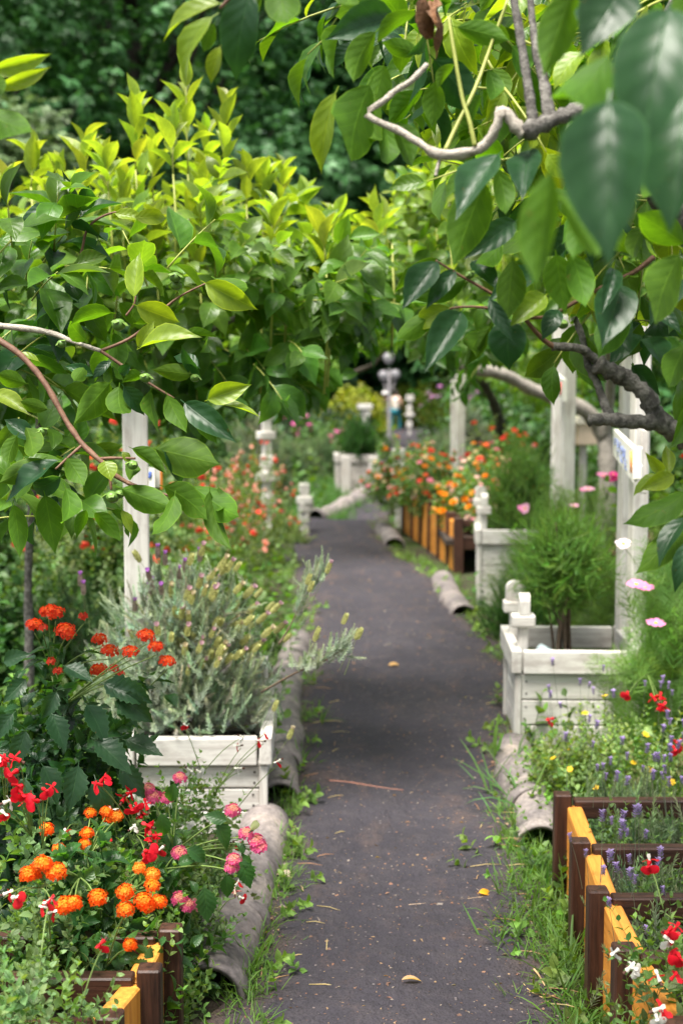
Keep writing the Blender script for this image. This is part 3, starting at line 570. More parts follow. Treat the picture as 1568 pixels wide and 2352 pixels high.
hero_L = [(308,682,319,582,3.3,'y',.2,.8),(256,718,148,714,3.28,'u',.5,.8),(314,702,414,744,3.26,'y',.6,1),(312,742,372,744,3.3,'u',.5,.9),(318,797,352,740,3.28,'y',.2,.9),(325,797,449,756,3.26,'y',.6,.8),(420,772,500,766,3.32,'u',.6,.7),
 (198,782,142,736,3.3,'u',.3,.9),(472,650,584,710,3.3,'y',.5,.9),(494,640,583,690,3.34,'u',.6,.9),(180,690,162,640,3.4,'t',.1,1.1),(180,695,66,705,3.4,'t',.6,.8),(252,880,178,968,3.24,'u',.2,1.0),(274,888,268,980,3.24,'u',.1,1.1),
 (285,888,332,952,3.22,'t',.1,1.0),(346,898,340,1006,3.24,'u',.4,.8),(384,908,426,1002,3.22,'u',.3,.8),(424,925,534,1010,3.2,'t',.5,.7),(436,935,502,1016,3.22,'u',.3,.8),(478,918,568,884,3.2,'y',.6,.9),(504,930,596,936,3.2,'y',.8,.6),
 (358,1032,504,1066,3.18,'u',.6,1),(378,1038,442,1108,3.17,'t',.3,.9),(304,1030,386,1082,3.16,'u',.3,.8),(282,1038,302,1062,3.2,'y',.1,1),(290,1062,334,1120,3.18,'u',.2,.9),(280,1122,402,1172,3.14,'u',.5,.9),(378,1118,498,1176,3.14,'u',.5,.9),
 (444,1118,562,1215,3.14,'u',.3,.9),(135,1058,14,1142,3.14,'t',.5,.8),(100,1055,-4,1112,3.18,'u',.4,.8),(155,1053,202,1118,3.18,'u',.2,1.1),(240,1060,256,1096,3.16,'y',.1,1.6),(32,1160,54,1272,3.16,'u',.4,.7),(104,1138,128,1264,3.14,'u',.2,.85),
 (198,1172,174,1228,3.16,'u',.2,.8),(152,1120,192,1244,3.14,'u',.4,.8),(218,1178,282,1228,3.14,'u',.4,.8),(280,1172,310,1222,3.16,'y',.3,.8),(402,1138,374,1252,3.12,'u',.4,.7),(482,1128,496,1276,3.12,'u',.5,.6),(502,1120,520,1200,3.14,'u',.3,.8),
 (470,780,500,800,3.4,'u',.4,1),(215,862,150,838,3.25,'t',.3,.8),(195,840,170,878,3.25,'u',.3,.9),(255,830,210,860,3.25,'t',.4,.7),(330,862,285,870,3.24,'u',.4,1.),(300,840,268,862,3.25,'t',.4,1.),(455,842,400,800,3.3,'t',.4,.8),
 (420,800,455,880,3.28,'t',.6,.6),(440,860,360,850,3.3,'u',.4,.8),(60,880,-10,860,3.2,'u',.4,.9),(110,940,40,920,3.2,'u',.4,.9),(80,1010,10,960,3.2,'t',.3,.9),(60,980,95,1060,3.2,'u',.3,.9),(140,1095,60,1150,3.12,'t',.5,.8),(40,1000,0,1075,3.15,'u',.3,.9),(90,830,30,800,3.3,'y',.4,.9),(-10,900,60,945,3.25,'y',.5,.7),
 (265,490,330,500,3.48,'y',.6,.8),(310,500,398,492,3.46,'y',.6,.9),(205,520,255,560,3.5,'u',.3,.9),(75,490,35,530,3.5,'t',.5,.7),(120,470,40,500,3.5,'t',.5,.7),(-20,163,112,130,2.3,'y',.7,.6),(-10,200,116,168,2.28,'y',.9,.5),(-22,178,28,216,2.26,'u',.4,.8),(-45,255,93,326,2.25,'u',.6,.8)]
cr, st = Fol(), Fol()
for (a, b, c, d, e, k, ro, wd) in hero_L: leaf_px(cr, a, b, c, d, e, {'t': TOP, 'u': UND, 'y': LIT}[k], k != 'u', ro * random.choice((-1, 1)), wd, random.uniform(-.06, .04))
for px, py, n in ((40, 640, 7), (110, 620, 7), (240, 640, 7), (350, 640, 6), (60, 720, 6), (140, 820, 6), (60, 860, 6), (20, 960, 6), (60, 1090, 6), (130, 1150, 5), (200, 1130, 5), (20, 560, 6), (120, 540, 6), (-30, 800, 6), (-20, 1150, 6)):
    for q in range(2): shoot(cr, st, P(px + random.uniform(-40, 40), py + random.uniform(-40, 40), random.uniform(3.35, 3.75)), (random.uniform(-.5, .8), random.uniform(-.6, .2), random.uniform(-.4, .8)), .18, n, .115, random.choice([TOP, UND, MID_T, MID_T]), .45)
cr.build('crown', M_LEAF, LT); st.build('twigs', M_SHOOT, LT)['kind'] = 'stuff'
for a in ((273, 746, 3.22, .016), (403, 637, 3.3, .014), (405, 655, 3.32, .014), (258, 1142, 3.14, .015), (275, 1135, 3.15, .011), (335, 868, 3.22, .013), (142, 790, 3.26, .011), (96, 992, 3.2, .012), (305, 1068, 3.14, .012), (448, 868, 3.3, .011)): fruit(LT, *a)

# --- a branch of the same kind hanging in at the top, from a tree behind the camera's left shoulder
OT = thing('persimmon_tree', 'overhanging persimmon tree of which only a few leaves show at the top edge', 'tree', (-1.35, 1.3, 0), 'persimmon trees along the path')
tk = Fol(); tb = np.array([-1.35, 1.3, -.05]); tip = P(600, -90, 2.2)
tk.tube(smooth_pts([tb, tb + [.03, 0, .8], tb + [.08, .1, 1.6], tb + [.3, .25, 2.1], tip + [-.25, -.25, .2], tip], 6), np.linspace(.07, .008, 31), sides=10, knob=.1); tk.build('trunk', M_BARK, OT)
cr = Fol()
for (a, b, c, d, e, k, ro, wd) in [(505,8,347,42,2.2,'y',.5,.8),(488,38,350,154,2.18,'y',.5,.8),(575,-20,514,164,2.15,'t',.3,.85),(602,-10,524,128,2.2,'u',.5,.6),(492,55,462,122,2.22,'u',.3,1),(505,108,476,184,2.24,'y',.3,.9),(640,-50,656,86,2.15,'u',.1,1.15),(790,-60,798,64,2.3,'u',.1,.9),(560,-30,640,-60,2.2,'u',.2,1),(700,-50,760,-20,2.2,'u',.2,1)]:
    leaf_px(cr, a, b, c, d, e, {'t': TOP, 'u': UND, 'y': LIT}[k], k != 'u', ro, wd, 0)
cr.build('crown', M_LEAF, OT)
for L in ([(600, -90, 2.2, .006), (560, -40, 2.2, .004), (505, 20, 2.2, .0025)], [(600, -90, 2.2, .006), (690, -70, 2.2, .005), (780, -60, 2.28, .003)]): branch('twig', L, M_TWIG, OT, 6)

# --- trees a few metres off, built from many leafy shoots
def shoot_tree(label, base, poly, dr, n, size, tints, spires, limbs, nleaf=8, seed=0, L=.22, bark=None):
    random.seed(seed); b = np.array(base, float); root = thing('persimmon_tree', label, 'tree', b, 'persimmon trees along the path')
    xs_, ys_ = [q[0] for q in poly], [q[1] for q in poly]; cr, st, tk = Fol(), Fol(), Fol()
    for lim in limbs: tk.tube(*[smooth_pts([np.array(q[:3]) for q in lim], 5), np.interp(np.linspace(0, len(lim) - 1, (len(lim) - 1) * 5 + 1), range(len(lim)), [q[3] for q in lim])], sides=9, knob=.12)
    tk.build('trunk', bark or M_PALE, root); k = 0; cen = P((min(xs_) + max(xs_)) / 2, (min(ys_) * .4 + max(ys_) * .6), sum(dr) / 2)
    while k < n:
        px, py = random.uniform(min(xs_), max(xs_)), random.uniform(min(ys_), max(ys_))
        if not inside(poly, px, py): continue
        k += 1; d = random.uniform(*dr); p = P(px, py, d); o = nrm(p - cen)
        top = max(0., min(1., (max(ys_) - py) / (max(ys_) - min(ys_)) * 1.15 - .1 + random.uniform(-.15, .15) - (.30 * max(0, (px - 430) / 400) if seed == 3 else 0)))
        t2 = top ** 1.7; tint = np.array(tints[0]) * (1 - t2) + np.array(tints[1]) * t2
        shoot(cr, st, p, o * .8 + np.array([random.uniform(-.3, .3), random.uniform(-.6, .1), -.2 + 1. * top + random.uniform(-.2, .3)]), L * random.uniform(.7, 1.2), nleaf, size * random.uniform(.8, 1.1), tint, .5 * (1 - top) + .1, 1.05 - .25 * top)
    for _ in range(26 if seed in (3, 5) else 8):
        while True:
            px, py = random.uniform(min(xs_), max(xs_)), random.uniform(min(ys_), min(ys_) + .45 * (max(ys_) - min(ys_)))
            if inside(poly, px, py): break
        spires = spires + [(px, py, px + random.uniform(-25, 25), py - random.uniform(70, 120) * 5.6 / sum(dr) * 2, random.uniform(dr[0], sum(dr) / 2), 8)]
    for (bx, by, tx, ty, d, m) in spires:
        p, q = P(bx, by, d), P(tx, ty, d); shoot(cr, st, p, q - p, np.linalg.norm(q - p) * .93, m, size * .85, YNG_T, .0, .72, YOUNG, .0035, (1.2, 1.2, .8))
        lo = p - np.array([0, 0, .35]); st.tube([lo, (lo + p) / 2 + [.01, 0, 0], p], [.005, .0045, .0036], (1, 1, 1), 5)
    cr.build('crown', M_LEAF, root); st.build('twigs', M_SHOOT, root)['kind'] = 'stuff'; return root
b6 = G(60, 1720)
def limb(px, py, d, r): return tuple(P(px, py, d)) + (r,)
shoot_tree('bushy persimmon tree with upright yellow green shoots behind the near left tree', b6,
    [(-60, 560), (60, 560), (150, 540), (260, 540), (330, 500), (470, 490), (560, 520), (640, 560), (700, 590), (780, 600), (840, 610), (850, 640), (800, 660), (790, 670), (830, 690), (830, 720), (760, 780), (700, 830), (640, 850), (600, 850), (540, 860), (430, 900), (300, 860), (100, 900), (-60, 960)],
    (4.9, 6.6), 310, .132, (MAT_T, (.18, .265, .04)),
    [(432, 400, 426, 150, 5.2, 12), (312, 390, 312, 225, 5.1, 11), (512, 430, 520, 215, 5.3, 12), (192, 450, 192, 318, 5.1, 9), (398, 400, 394, 262, 5.0, 10), (72, 430, 80, 340, 5.2, 8), (250, 440, 240, 360, 5., 8), (566, 470, 572, 380, 5.3, 8), (640, 470, 650, 385, 5.5, 8), (350, 420, 352, 330, 5.4, 8), (470, 420, 472, 300, 5.6, 9), (150, 470, 140, 400, 4.9, 8), (20, 480, 10, 410, 5., 8), (690, 520, 700, 440, 5.8, 8), (760, 560, 772, 490, 5.6, 7), (850, 570, 880, 500, 5.8, 6), (600, 480, 604, 400, 5.4, 8), (110, 520, 112, 450, 5, 8), (280, 500, 284, 420, 5.2, 8)],
    [[tuple(b6 - [0, 0, .05]) + (.032,), limb(68, 1480, 6.0, .020), limb(66, 1280, 6, .018), limb(90, 1000, 5.95, .018), limb(112, 860, 5.9, .020), limb(200, 700, 5.8, .02), limb(330, 560, 5.6, .012)], [limb(95, 970, 5.95, .028), limb(300, 850, 5.8, .02), limb(520, 740, 5.8, .014), limb(720, 660, 5.9, .01)], [limb(112, 860, 5.9, .022), limb(40, 700, 5.7, .015), limb(0, 580, 5.6, .01)]], seed=3, bark=M_BARK)
b7 = np.array([2.05, 11.2, 0.])
shoot_tree('persimmon tree with a pale horizontal limb behind the white sign posts on the right', b7,
    [(900, 560), (940, 500), (980, 450), (1040, 430), (1120, 420), (1250, 380), (1640, 380), (1640, 900), (1500, 840), (1400, 780), (1340, 700), (1230, 700), (1150, 810), (1060, 830), (960, 760), (900, 700), (890, 640)],
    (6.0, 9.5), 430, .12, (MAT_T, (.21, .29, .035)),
    [(900, 560, 820, 510, 5.6, 8), (900, 590, 840, 540, 5.6, 7), (1000, 480, 960, 400, 6.5, 8), (880, 520, 860, 480, 5.9, 6), (1100, 480, 1090, 400, 6.5, 8)],
    [[tuple(b7 - [0, 0, .05]) + (.085,), limb(1392, 1150, 11.2, .075), limb(1394, 1050, 11.2, .07), limb(1378, 985, 11.2, .066), limb(1330, 935, 11.1, .058), limb(1226, 896, 11.0, .053), limb(1150, 858, 10.9, .048), limb(1055, 838, 10.8, .042), limb(1030, 790, 10.6, .03), limb(980, 700, 10.4, .018)], [limb(1384, 1010, 11.2, .05), limb(1400, 900, 11, .04), limb(1390, 780, 10.5, .03), limb(1300, 640, 9.5, .02)]], seed=5, bark=M_GBARK)
b8 = np.array([-.55, 13.2, .03])
shoot_tree('smaller persimmon tree farther down the path, left of its bend, with a dark trunk', b8,
    [(610, 660), (720, 650), (800, 670), (880, 680), (900, 700), (870, 740), (860, 780), (800, 800), (740, 820), (640, 830), (580, 800)], (11, 14), 170, .12, ((.11, .21, .03), (.22, .31, .045)), [],
    [[tuple(b8 - [.2, 0, .05]) + (.04,), limb(600, 1000, 13, .035), limb(630, 900, 13, .03), limb(720, 800, 12.8, .03), limb(780, 700, 12.5, .02)], [limb(630, 920, 13, .025), limb(740, 880, 13, .02), limb(850, 840, 13, .02), limb(880, 810, 13, .015)]], 8, 7, .26, M_DTRUNK)
b9 = np.array([1.7, 15.5, -.06])
shoot_tree('persimmon tree farther down the path, right of its bend, hanging over the lamp post', b9,
    [(830, 680), (900, 650), (960, 640), (1060, 640), (1200, 600), (1330, 700), (1300, 920), (1200, 900), (1080, 840), (1000, 800), (950, 760), (900, 700), (840, 700)], (12, 16), 240, .13, ((.11, .21, .03), (.22, .31, .045)), [],
    [[tuple(b9 - [0, 0, .05]) + (.08,), limb(1150, 1000, 15, .06), limb(1120, 900, 14.5, .05), limb(1040, 780, 14, .03), limb(960, 700, 13.6, .02)]], 8, 9, .28, M_DTRUNK)

# ---------------------------------------------------------------- dark wood behind the garden
def far_tree(label, px, d, h, rx, z0, tint, ncl, per, sz, seed, group='tall dark trees behind the garden', cl=(1, 1, .42), name='broadleaf_tree'):
    g = np.random.default_rng(seed); q = P(px, 1000, d); x, y = q[0], q[1]; b = np.array([x, y, gz(x, y)]); root = thing(name, label, 'tree', b, group)
    tk, cr = Fol(), Fol(); r0 = .022 * h
    ax = np.array([b + [0, 0, -.1], b + [.1, 0, h * .25], b + [-.1, .1, h * .55], b + [.05, 0, h * .9]]); axs = smooth_pts(ax, 5); tk.tube(axs, np.linspace(r0, r0 * .15, len(axs)), sides=8, knob=.1)
    for k in range(ncl):
        t = g.random(); zz = z0 + (h - z0) * t; prof = sin(pi * (.12 + .8 * t)) ** .6; a = g.uniform(0, 2 * pi); rr = rx * prof * sqrt(g.uniform(.15, 1.))
        c = b + np.array([rr * cos(a), rr * sin(a), zz]); cr_ = rx * g.uniform(.16, .30)
        m = int(per * g.uniform(.7, 1.3)); p = c + g.normal(0, 1, (m, 3)) * cr_ * np.array(cl)
        o = nrm(c - (b + [0, 0, zz])) ; yv = nrm(p - c) * .7 + o * .5 + np.array([0, 0, -.25]) + g.normal(0, .3, (m, 3))
        cr.mix(SPRAY, p, yv, np.array([0, 0, 1.]) + g.normal(0, .35, (m, 3)) + o * .3, sz * g.uniform(.7, 1.3, m), np.asarray(tint) * g.uniform(.75, 1.3) * (1 + .12 * g.standard_normal((m, 1))))
        if k % 3 == 0:
            s0 = axs[min(len(axs) - 1, int(len(axs) * max(.05, (zz - .18 * h) / h * .95)))]; mid = (s0 + c) / 2 + [0, 0, -.1]; tk.tube([s0, mid, c], [r0 * .3, r0 * .2, r0 * .06], sides=5)
    tk.build('trunk', M_DTRUNK, root); cr.build('crown', M_FAR, root); return root
DK, DK2, PL = (.05, .145, .045), (.07, .175, .04), (.13, .20, .085)
for q in [
 ('tall dark tree behind the garden at the left edge, its crown blue green', -120, 27, 13, 3.6, 1.2, DK, 90, 60, .42, 1),
 ('pale grey green tree standing low before the dark wood at the left edge', 40, 22, 5.6, 1.1, 1.0, PL, 40, 60, .26, 2),
 ('dark leafy tree behind the upright shoots of the bushy persimmon', 330, 30, 14, 3.4, 1.6, DK, 100, 60, .42, 3),
 ('dark tree with brighter leaf sprays, just left of the middle of the wood', 230, 40, 17, 3.6, 2.2, DK2, 100, 60, .45, 4),
 ('dark tree seen through the gap above the path', 900, 74, 24, 5.5, 3.5, DK, 110, 60, .55, 5),
 ('dark tree behind the pale bare branch', 1290, 38, 14, 3.6, 1.5, DK, 100, 60, .45, 6),
 ('dark tree behind the limb of the near right tree', 1420, 30, 13, 3.6, 1.2, DK2, 90, 60, .45, 7),
 ('dark tree at the right edge of the wood', 1720, 28, 13, 3.6, 1.0, DK, 80, 55, .45, 8),
 ('great dark tree at the back of the wood on the left', 100, 62, 24, 7.5, .5, DK, 190, 66, .95, 9),
 ('great dark tree at the back of the wood near the middle', 600, 70, 27, 8, .5, DK, 190, 66, 1.1, 10),
 ('great dark tree at the back of the wood over the people', 1000, 78, 29, 8.5, .5, DK, 200, 66, 1.15, 11),
 ('great dark tree at the back of the wood on the right', 1480, 66, 25, 8, .5, DK, 190, 66, 1.0, 12)]: far_tree(*q)
hd = thing('hedge', 'dark clipped hedge closing off the garden behind the people', 'hedge', (0, 68, gz(0, 68)))
cr = Fol(); N = 5200; hp = np.c_[rng.uniform(-26, 26, N), rng.uniform(66.5, 70, N), gz(0, 68) + 6.5 * rng.random(N) ** .8]
cr.mix(SPRAY, hp, rng.normal(0, 1, (N, 3)) + [0, -.5, .3], rng.normal(0, .4, (N, 3)) + [0, 0, 1], rng.uniform(.6, 1.1, N), vary(DK, N, .2)); cr.build('leaves', M_FAR, hd)
tk = Fol()
for k in range(27): x = -26 + 2 * k; tk.tube([(x, 68.2, gz(0, 68) - .1), (x + .1, 68.2, gz(0, 68) + 3), (x, 68.2, gz(0, 68) + 5.5)], [.12, .09, .03], sides=6)
tk.build('stems', M_DTRUNK, hd)

# ---------------------------------------------------------------- shrubs and flower plants
def dome(n, c, rx, ry, h, shell=.45, low=.0):
    u = rng.uniform(0, 2 * pi, n); z = rng.uniform(low, 1, n); rr = np.sqrt(1 - z * z); q = np.c_[rr * np.cos(u), rr * np.sin(u), z]
    k = (shell + (1 - shell) * rng.random(n) ** .6)[:, None]
    return np.asarray(c) + q * k * np.array([rx, ry, h]), nrm(q / np.array([rx, ry, h]))
def shrub(name, label, cat, c, rx, ry, h, ts, n, size, tint, mat=M_SOFT, group=None, up=.6, shell=.35, lump=.0, low=.02, nst=14, stc=M_WSTEM, jit=.35, part='foliage', zb=None, sv=.2, sr=.004, crown0=0.):
    c = np.array(c, float); root = thing(name, label, cat, c, group)
    cc = c + [0, 0, crown0]; p, o = dome(n, cc, rx, ry, h - crown0, shell, low)
    if lump:
        K = 14; ce, _ = dome(K, cc, rx, ry, h - crown0, .6, low); k = rng.integers(0, K, n); p = p + (ce[k] - p) * lump
    f = Fol(); y = o * (1 - up) + np.array([0, 0, up]) + rng.normal(0, jit, (n, 3)); y[:, 2] = np.maximum(y[:, 2], -.5)
    f.mix(ts, p - nrm(y) * (size * .1), y, np.array([0, 0, 1.]) + o * .6 + rng.normal(0, .4, (n, 3)), rng.uniform(.7, 1.2, n) * size, vary(tint, n, sv)); f.build(part, mat, root)
    s = Fol()
    for k in range(nst):
        e = p[rng.integers(0, n)]; b = c + np.array([rng.uniform(-.16, .16) * rx, rng.uniform(-.16, .16) * ry, -.01]); m = b * .5 + e * .5 + np.array([(b - e)[0] * .18, (b - e)[1] * .18, 0])
        q = smooth_pts([b, m, e], 4); s.tube(q, np.linspace(sr, sr * .4, len(q)), sides=5, knob=.1)
    if nst: s.build('stems', stc, root)
    return root, p, o
def stalks(root, tops, frm, r=.0016, mat=M_STEM, name='flower_stem'):
    for e, b in list(zip(tops, frm))[:100]:
        f = Fol(); m = (np.array(e) * .55 + np.array(b) * .45) + np.array([0, 0, .01]); q = smooth_pts([b, m, e], 3); f.tube(q, np.linspace(r, r * .7, len(q)), sides=5); f.build(name, mat, root)
def flowers(root, p, o, ms, n, lift=.05, sc_=1., name='flower', r=.0016, zmin=.3, tilt=.5, camside=0.):
    z0, z1 = p[:, 2].min(), p[:, 2].max(); idx = np.where(p[:, 2] > z0 + zmin * (z1 - z0))[0]
    if camside: idx = idx[np.argsort(p[idx, 1] * camside - p[idx, 2])[:max(n * 2, 10)]]
    idx = rng.choice(idx, min(n, len(idx)), False); tops = []
    for i in idx:
        t = p[i] + (o[i] * .4 + np.array([0, 0, .8])) * lift * rng.uniform(.5, 1.4); tops.append(t)
        put(random.choice(ms), name, root, t, (o[i][0] * tilt + rng.normal(0, .2), o[i][1] * tilt - .25 + rng.normal(0, .2), 1), sc_ * random.uniform(.8, 1.2))
    stalks(root, tops, [p[i] - [0, 0, .05] for i in idx], r)
RED, DRED, ORG, YEL, PNK, WHT = (.80, .035, .018), (.60, .012, .02), (.90, .20, .012), (.88, .50, .03), (.80, .16, .34), (.80, .78, .72)
LR = [flower_mesh(lantana((.78, .03, .02), (.85, .10, .012), (.9, .25, .02), seed=s), 'flower_head') for s in (1, 2, 3)]
LO = [flower_mesh(lantana((.80, .065, .005), (.90, .30, .010), (.88, .32, .01), R=.019, seed=s), 'flower_head') for s in (4, 5, 6)]
LY_ = [flower_mesh(lantana((.84, .16, .01), (.88, .42, .04), (.88, .4, .05), R=.017, seed=s), 'flower_head') for s in (7, 8)]
LP = [flower_mesh(lantana((.74, .10, .30), (.80, .40, .22), (.80, .22, .32), R=.018, seed=s), 'flower_head') for s in (9, 10)]
LB = [flower_mesh(lantana((.70, .05, .03), (.6, .08, .04), (.6, .1, .03), R=.010, n=12, seed=13), 'flower_bud')]
SR = [flower_mesh(salvia_f((.78, .012, .03), (.70, .015, .03), seed=s), 'flower') for s in (1, 2)]
SW = [flower_mesh(salvia_f(WHT, WHT, seed=3), 'flower'), flower_mesh(salvia_f((.78, .02, .03), WHT, seed=4), 'flower')]

# red lantana, left
q = P(150, 1700, 3.75); lan, p, o = shrub('lantana_bush', 'lantana bush with dark green serrated leaves and bright scarlet flower heads at the left', 'flowering shrub', (q[0] - .02, q[1], 0), .30, .28, .80, SP_LAN, 230, .9, (.024, .070, .030), M_LEAF, 'lantanas', .25, .4, 0, .12, 16, M_STEM, .4, crown0=.12, sr=.005)
tops, fr = [], []
for x, y in ((128, 1410), (80, 1437), (158, 1460), (230, 1470), (252, 1496), (300, 1498), (336, 1462), (358, 1487), (384, 1520), (228, 1540), (150, 1448), (112, 1405)):
    t = P(x, y, 3.6 + random.uniform(-.1, .12)); tops.append(t - [0, 0, .02]); put(random.choice(LR), 'flower_head', lan, t, (random.uniform(-.2, .3), -.35, 1), random.uniform(.85, 1.05)); i = np.argmin(np.linalg.norm(p - t - [0, .05, .08], axis=1)); fr.append(p[i])
for x, y in ((133, 1541), (118, 1520), (276, 1548), (262, 1535), (192, 1415), (100, 1442)): t = P(x, y, 3.6); tops.append(t - [0, 0, .02]); put(LB[0], 'flower_bud', lan, t, (0, -.4, 1)); fr.append(p[np.argmin(np.linalg.norm(p - t - [0, .05, .06], axis=1))])
stalks(lan, tops, fr, .0022)
f = Fol()
for t in tops:
    for k in range(2):
        a = random.uniform(0, 6.28); f.mix(SERR, t - [0, 0, random.uniform(.05, .09)], (cos(a), sin(a), -.15), (0, 0, 1), .06, vary((.028, .078, .028), 1))
for x, y, tx, ty, s in ((10, 1520, 60, 1500, 0), (60, 1560, 10, 1610, 0), (130, 1590, 100, 1650, 0), (240, 1570, 330, 1600, 0), (260, 1580, 345, 1600, 0), (200, 1620, 250, 1700, 0), (270, 1600, 350, 1650, 0), (120, 1640, 150, 1720, 0), (60, 1680, 30, 1760, 0), (220, 1700, 300, 1770, 0), (290, 1700, 370, 1730, 0), (100, 1760, 140, 1840, 0), (180, 1760, 160, 1860, 0), (220, 1790, 250, 1880, 0), (60, 1790, 40, 1880, 0), (280, 1760, 330, 1830, 0), (150, 1530, 210, 1560, 0), (30, 1640, -20, 1700, 0)):
    leaf_px(f, x, y, tx, ty, 3.42 + random.uniform(-.04, .08), (.024, .068, .030), True, random.uniform(-.5, .5), 1.0, -.03, SERR)
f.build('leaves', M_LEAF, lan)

# small leaved salvias in the left foreground
SALT = (.115, .205, .075)
def salvia(label, px, py, d, rx, h, n, group='salvias in the left foreground', tint=SALT, size=.9, ts=SP_SAL):
    q = P(px, py, d); return shrub('salvia_plant', label, 'flowering plant', (q[0], q[1], gz(q[0], q[1])), rx, rx, h, ts, n, size, tint, M_SOFT, group, .6, .25, 0, .02, 12, M_STEM, .35, sr=.0022)
def at_flowers(root, lst, ms, p, name='flower', d=None, r=.0014, s=1., face=None):
    tops, fr = [], []
    for x, y, dd in lst:
        t = P(x, y, dd); put(random.choice(ms), name, root, t, face or (random.uniform(-.6, .6), -.5, random.uniform(.3, 1)), s * random.uniform(.85, 1.15)); tops.append(t - [0, 0, .008])
        j = np.argmin(np.linalg.norm((p - t + [0, 0, .06]) * [1, .6, 1], axis=1)); fr.append(p[j])
    stalks(root, tops, fr, r)
s1, p, o = salvia('salvia with scarlet and white flowers at the left edge, below the dark lantana', 40, 2000, 3.0, .26, .62, 210)
at_flowers(s1, [(40, 1770, 2.9), (20, 1745, 2.9), (48, 1748, 2.9), (100, 1812, 2.9), (112, 1818, 2.95), (88, 1840, 2.9), (45, 1812, 2.9), (30, 1800, 2.9), (70, 1850, 2.95), (58, 1828, 2.9), (12, 1760, 2.95)], SR, p, s=1.25)
at_flowers(s1, [(4, 1862, 2.9), (8, 1845, 2.9), (112, 2085, 2.75), (120, 2065, 2.75), (108, 2098, 2.75), (8, 2055, 2.75), (30, 2062, 2.75), (2, 1740, 2.9)], SW, p, s=1.1)
s2, p, o = salvia('bright small leaved salvia with red and white flowers in the middle of the left bed', 260, 2000, 3.55, .25, .52, 250)
at_flowers(s2, [(232, 1795, 3.3), (236, 1802, 3.3), (280, 1842, 3.4), (300, 1850, 3.4), (350, 1920, 3.25), (345, 1935, 3.25), (330, 1962, 3.2), (335, 1955, 3.2), (325, 1880, 3.4), (312, 1845, 3.4), (350, 1900, 3.3), (290, 1825, 3.4), (340, 1860, 3.4)], SR, p, s=1.3)
at_flowers(s2, [(318, 1872, 3.4), (258, 1880, 3.4), (375, 1945, 3.3), (200, 1925, 3.3), (258, 1870, 3.4), (235, 1935, 3.3), (150, 1905, 3.3), (300, 1905, 3.3)], SW, p, s=1.1)
s3, p, o = salvia('airy pale green salvia with tiny white flowers before the left white planter', 430, 1960, 4.1, .20, .48, 220, size=.9)
at_flowers(s3, [(422, 1662, 4.0), (550, 1690, 4.0), (553, 1712, 4.0), (556, 1765, 4.0), (600, 1692, 4.0), (605, 1702, 4.0), (430, 1765, 3.9), (452, 1770, 3.9), (437, 1835, 3.9), (645, 1745, 3.9), (525, 1910, 3.8), (530, 1935, 3.8), (540, 1935, 3.8), (430, 1890, 3.9), (540, 2035, 3.6), (550, 2060, 3.6)], SW, p, s=1.1)
s4, p, o = salvia('pale leaved salvia filling the bottom left corner', 40, 2200, 2.62, .24, .52, 320, tint=(.13, .235, .10))
at_flowers(s4, [(240, 2160, 2.6), (110, 2075, 2.65)], SR, p)
s6, p, o = salvia('fresh green salvia among the orange lantana in the left timber planter', 230, 2200, 3.3, .24, .44, 240, tint=(.13, .235, .07))
s5, p, o = salvia('low green salvia with few pinkish flowers beside the left edging tiles', 415, 2080, 3.65, .17, .38, 150)
at_flowers(s5, [(425, 2080, 3.5), (435, 2075, 3.5), (415, 2060, 3.5), (440, 2085, 3.5), (540, 2055, 3.5)], [flower_mesh(salvia_f((.75, .25, .25), (.8, .6, .5), seed=8), 'flower')], p)

# orange and pink lantanas
q = P(190, 2150, 3.2); lo_, p, o = shrub('lantana_bush', 'lantana bush with orange flower heads rising out of the left timber planter', 'flowering shrub', (q[0], q[1], 0), .22, .20, .50, SP_LAN, 80, .9, (.035, .095, .032), M_LEAF, 'lantanas', .3, .35, 0, .15, 12, M_STEM, .4, sr=.004)
at_flowers(lo_, [(98, 1985, 2.85), (130, 2003, 2.85), (65, 2008, 2.85), (170, 2075, 2.8), (225, 2062, 2.8), (288, 2050, 2.8), (288, 2090, 2.78), (340, 2080, 2.8), (365, 2072, 2.82), (150, 2080, 2.8), (85, 2002, 2.87), (330, 2070, 2.8)], LO, p, 'flower_head', r=.0022, s=.9, face=(.05, -.6, 1))
at_flowers(lo_, [(135, 1950, 3.2), (195, 1940, 3.2), (200, 1915, 3.25), (108, 1905, 3.3), (350, 2010, 2.95), (320, 1995, 2.95), (268, 1875, 3.4), (245, 1865, 3.4), (300, 2170, 2.8), (250, 1880, 3.4), (208, 1868, 3.4), (350, 2035, 2.9)], LY_ + LO, p, 'flower_head', r=.002, s=.8, face=(.05, -.6, 1))
q = P(380, 2100, 3.5); lp_, p, o = shrub('lantana_bush', 'lantana bush with pink and cream flower heads on long stems beside the edging tiles', 'flowering shrub', (q[0], q[1], 0), .13, .16, .42, SP_LAN, 40, .8, (.04, .11, .03), M_LEAF, 'lantanas', .4, .3, 0, .1, 8, M_STEM, .4)
PKL = [(413, 1787, 3.5), (535, 1862, 3.4), (565, 1915, 3.35), (595, 1945, 3.35), (588, 1932, 3.35), (533, 1992, 3.3), (537, 1975, 3.3), (350, 1830, 3.5), (385, 1832, 3.5), (340, 1812, 3.5), (412, 1960, 3.4), (432, 2080, 3.4), (412, 2065, 3.4)]
at_flowers(lp_, PKL, LP, p, 'flower_head', r=.0022, face=(.1, -.5, 1))
f = Fol()
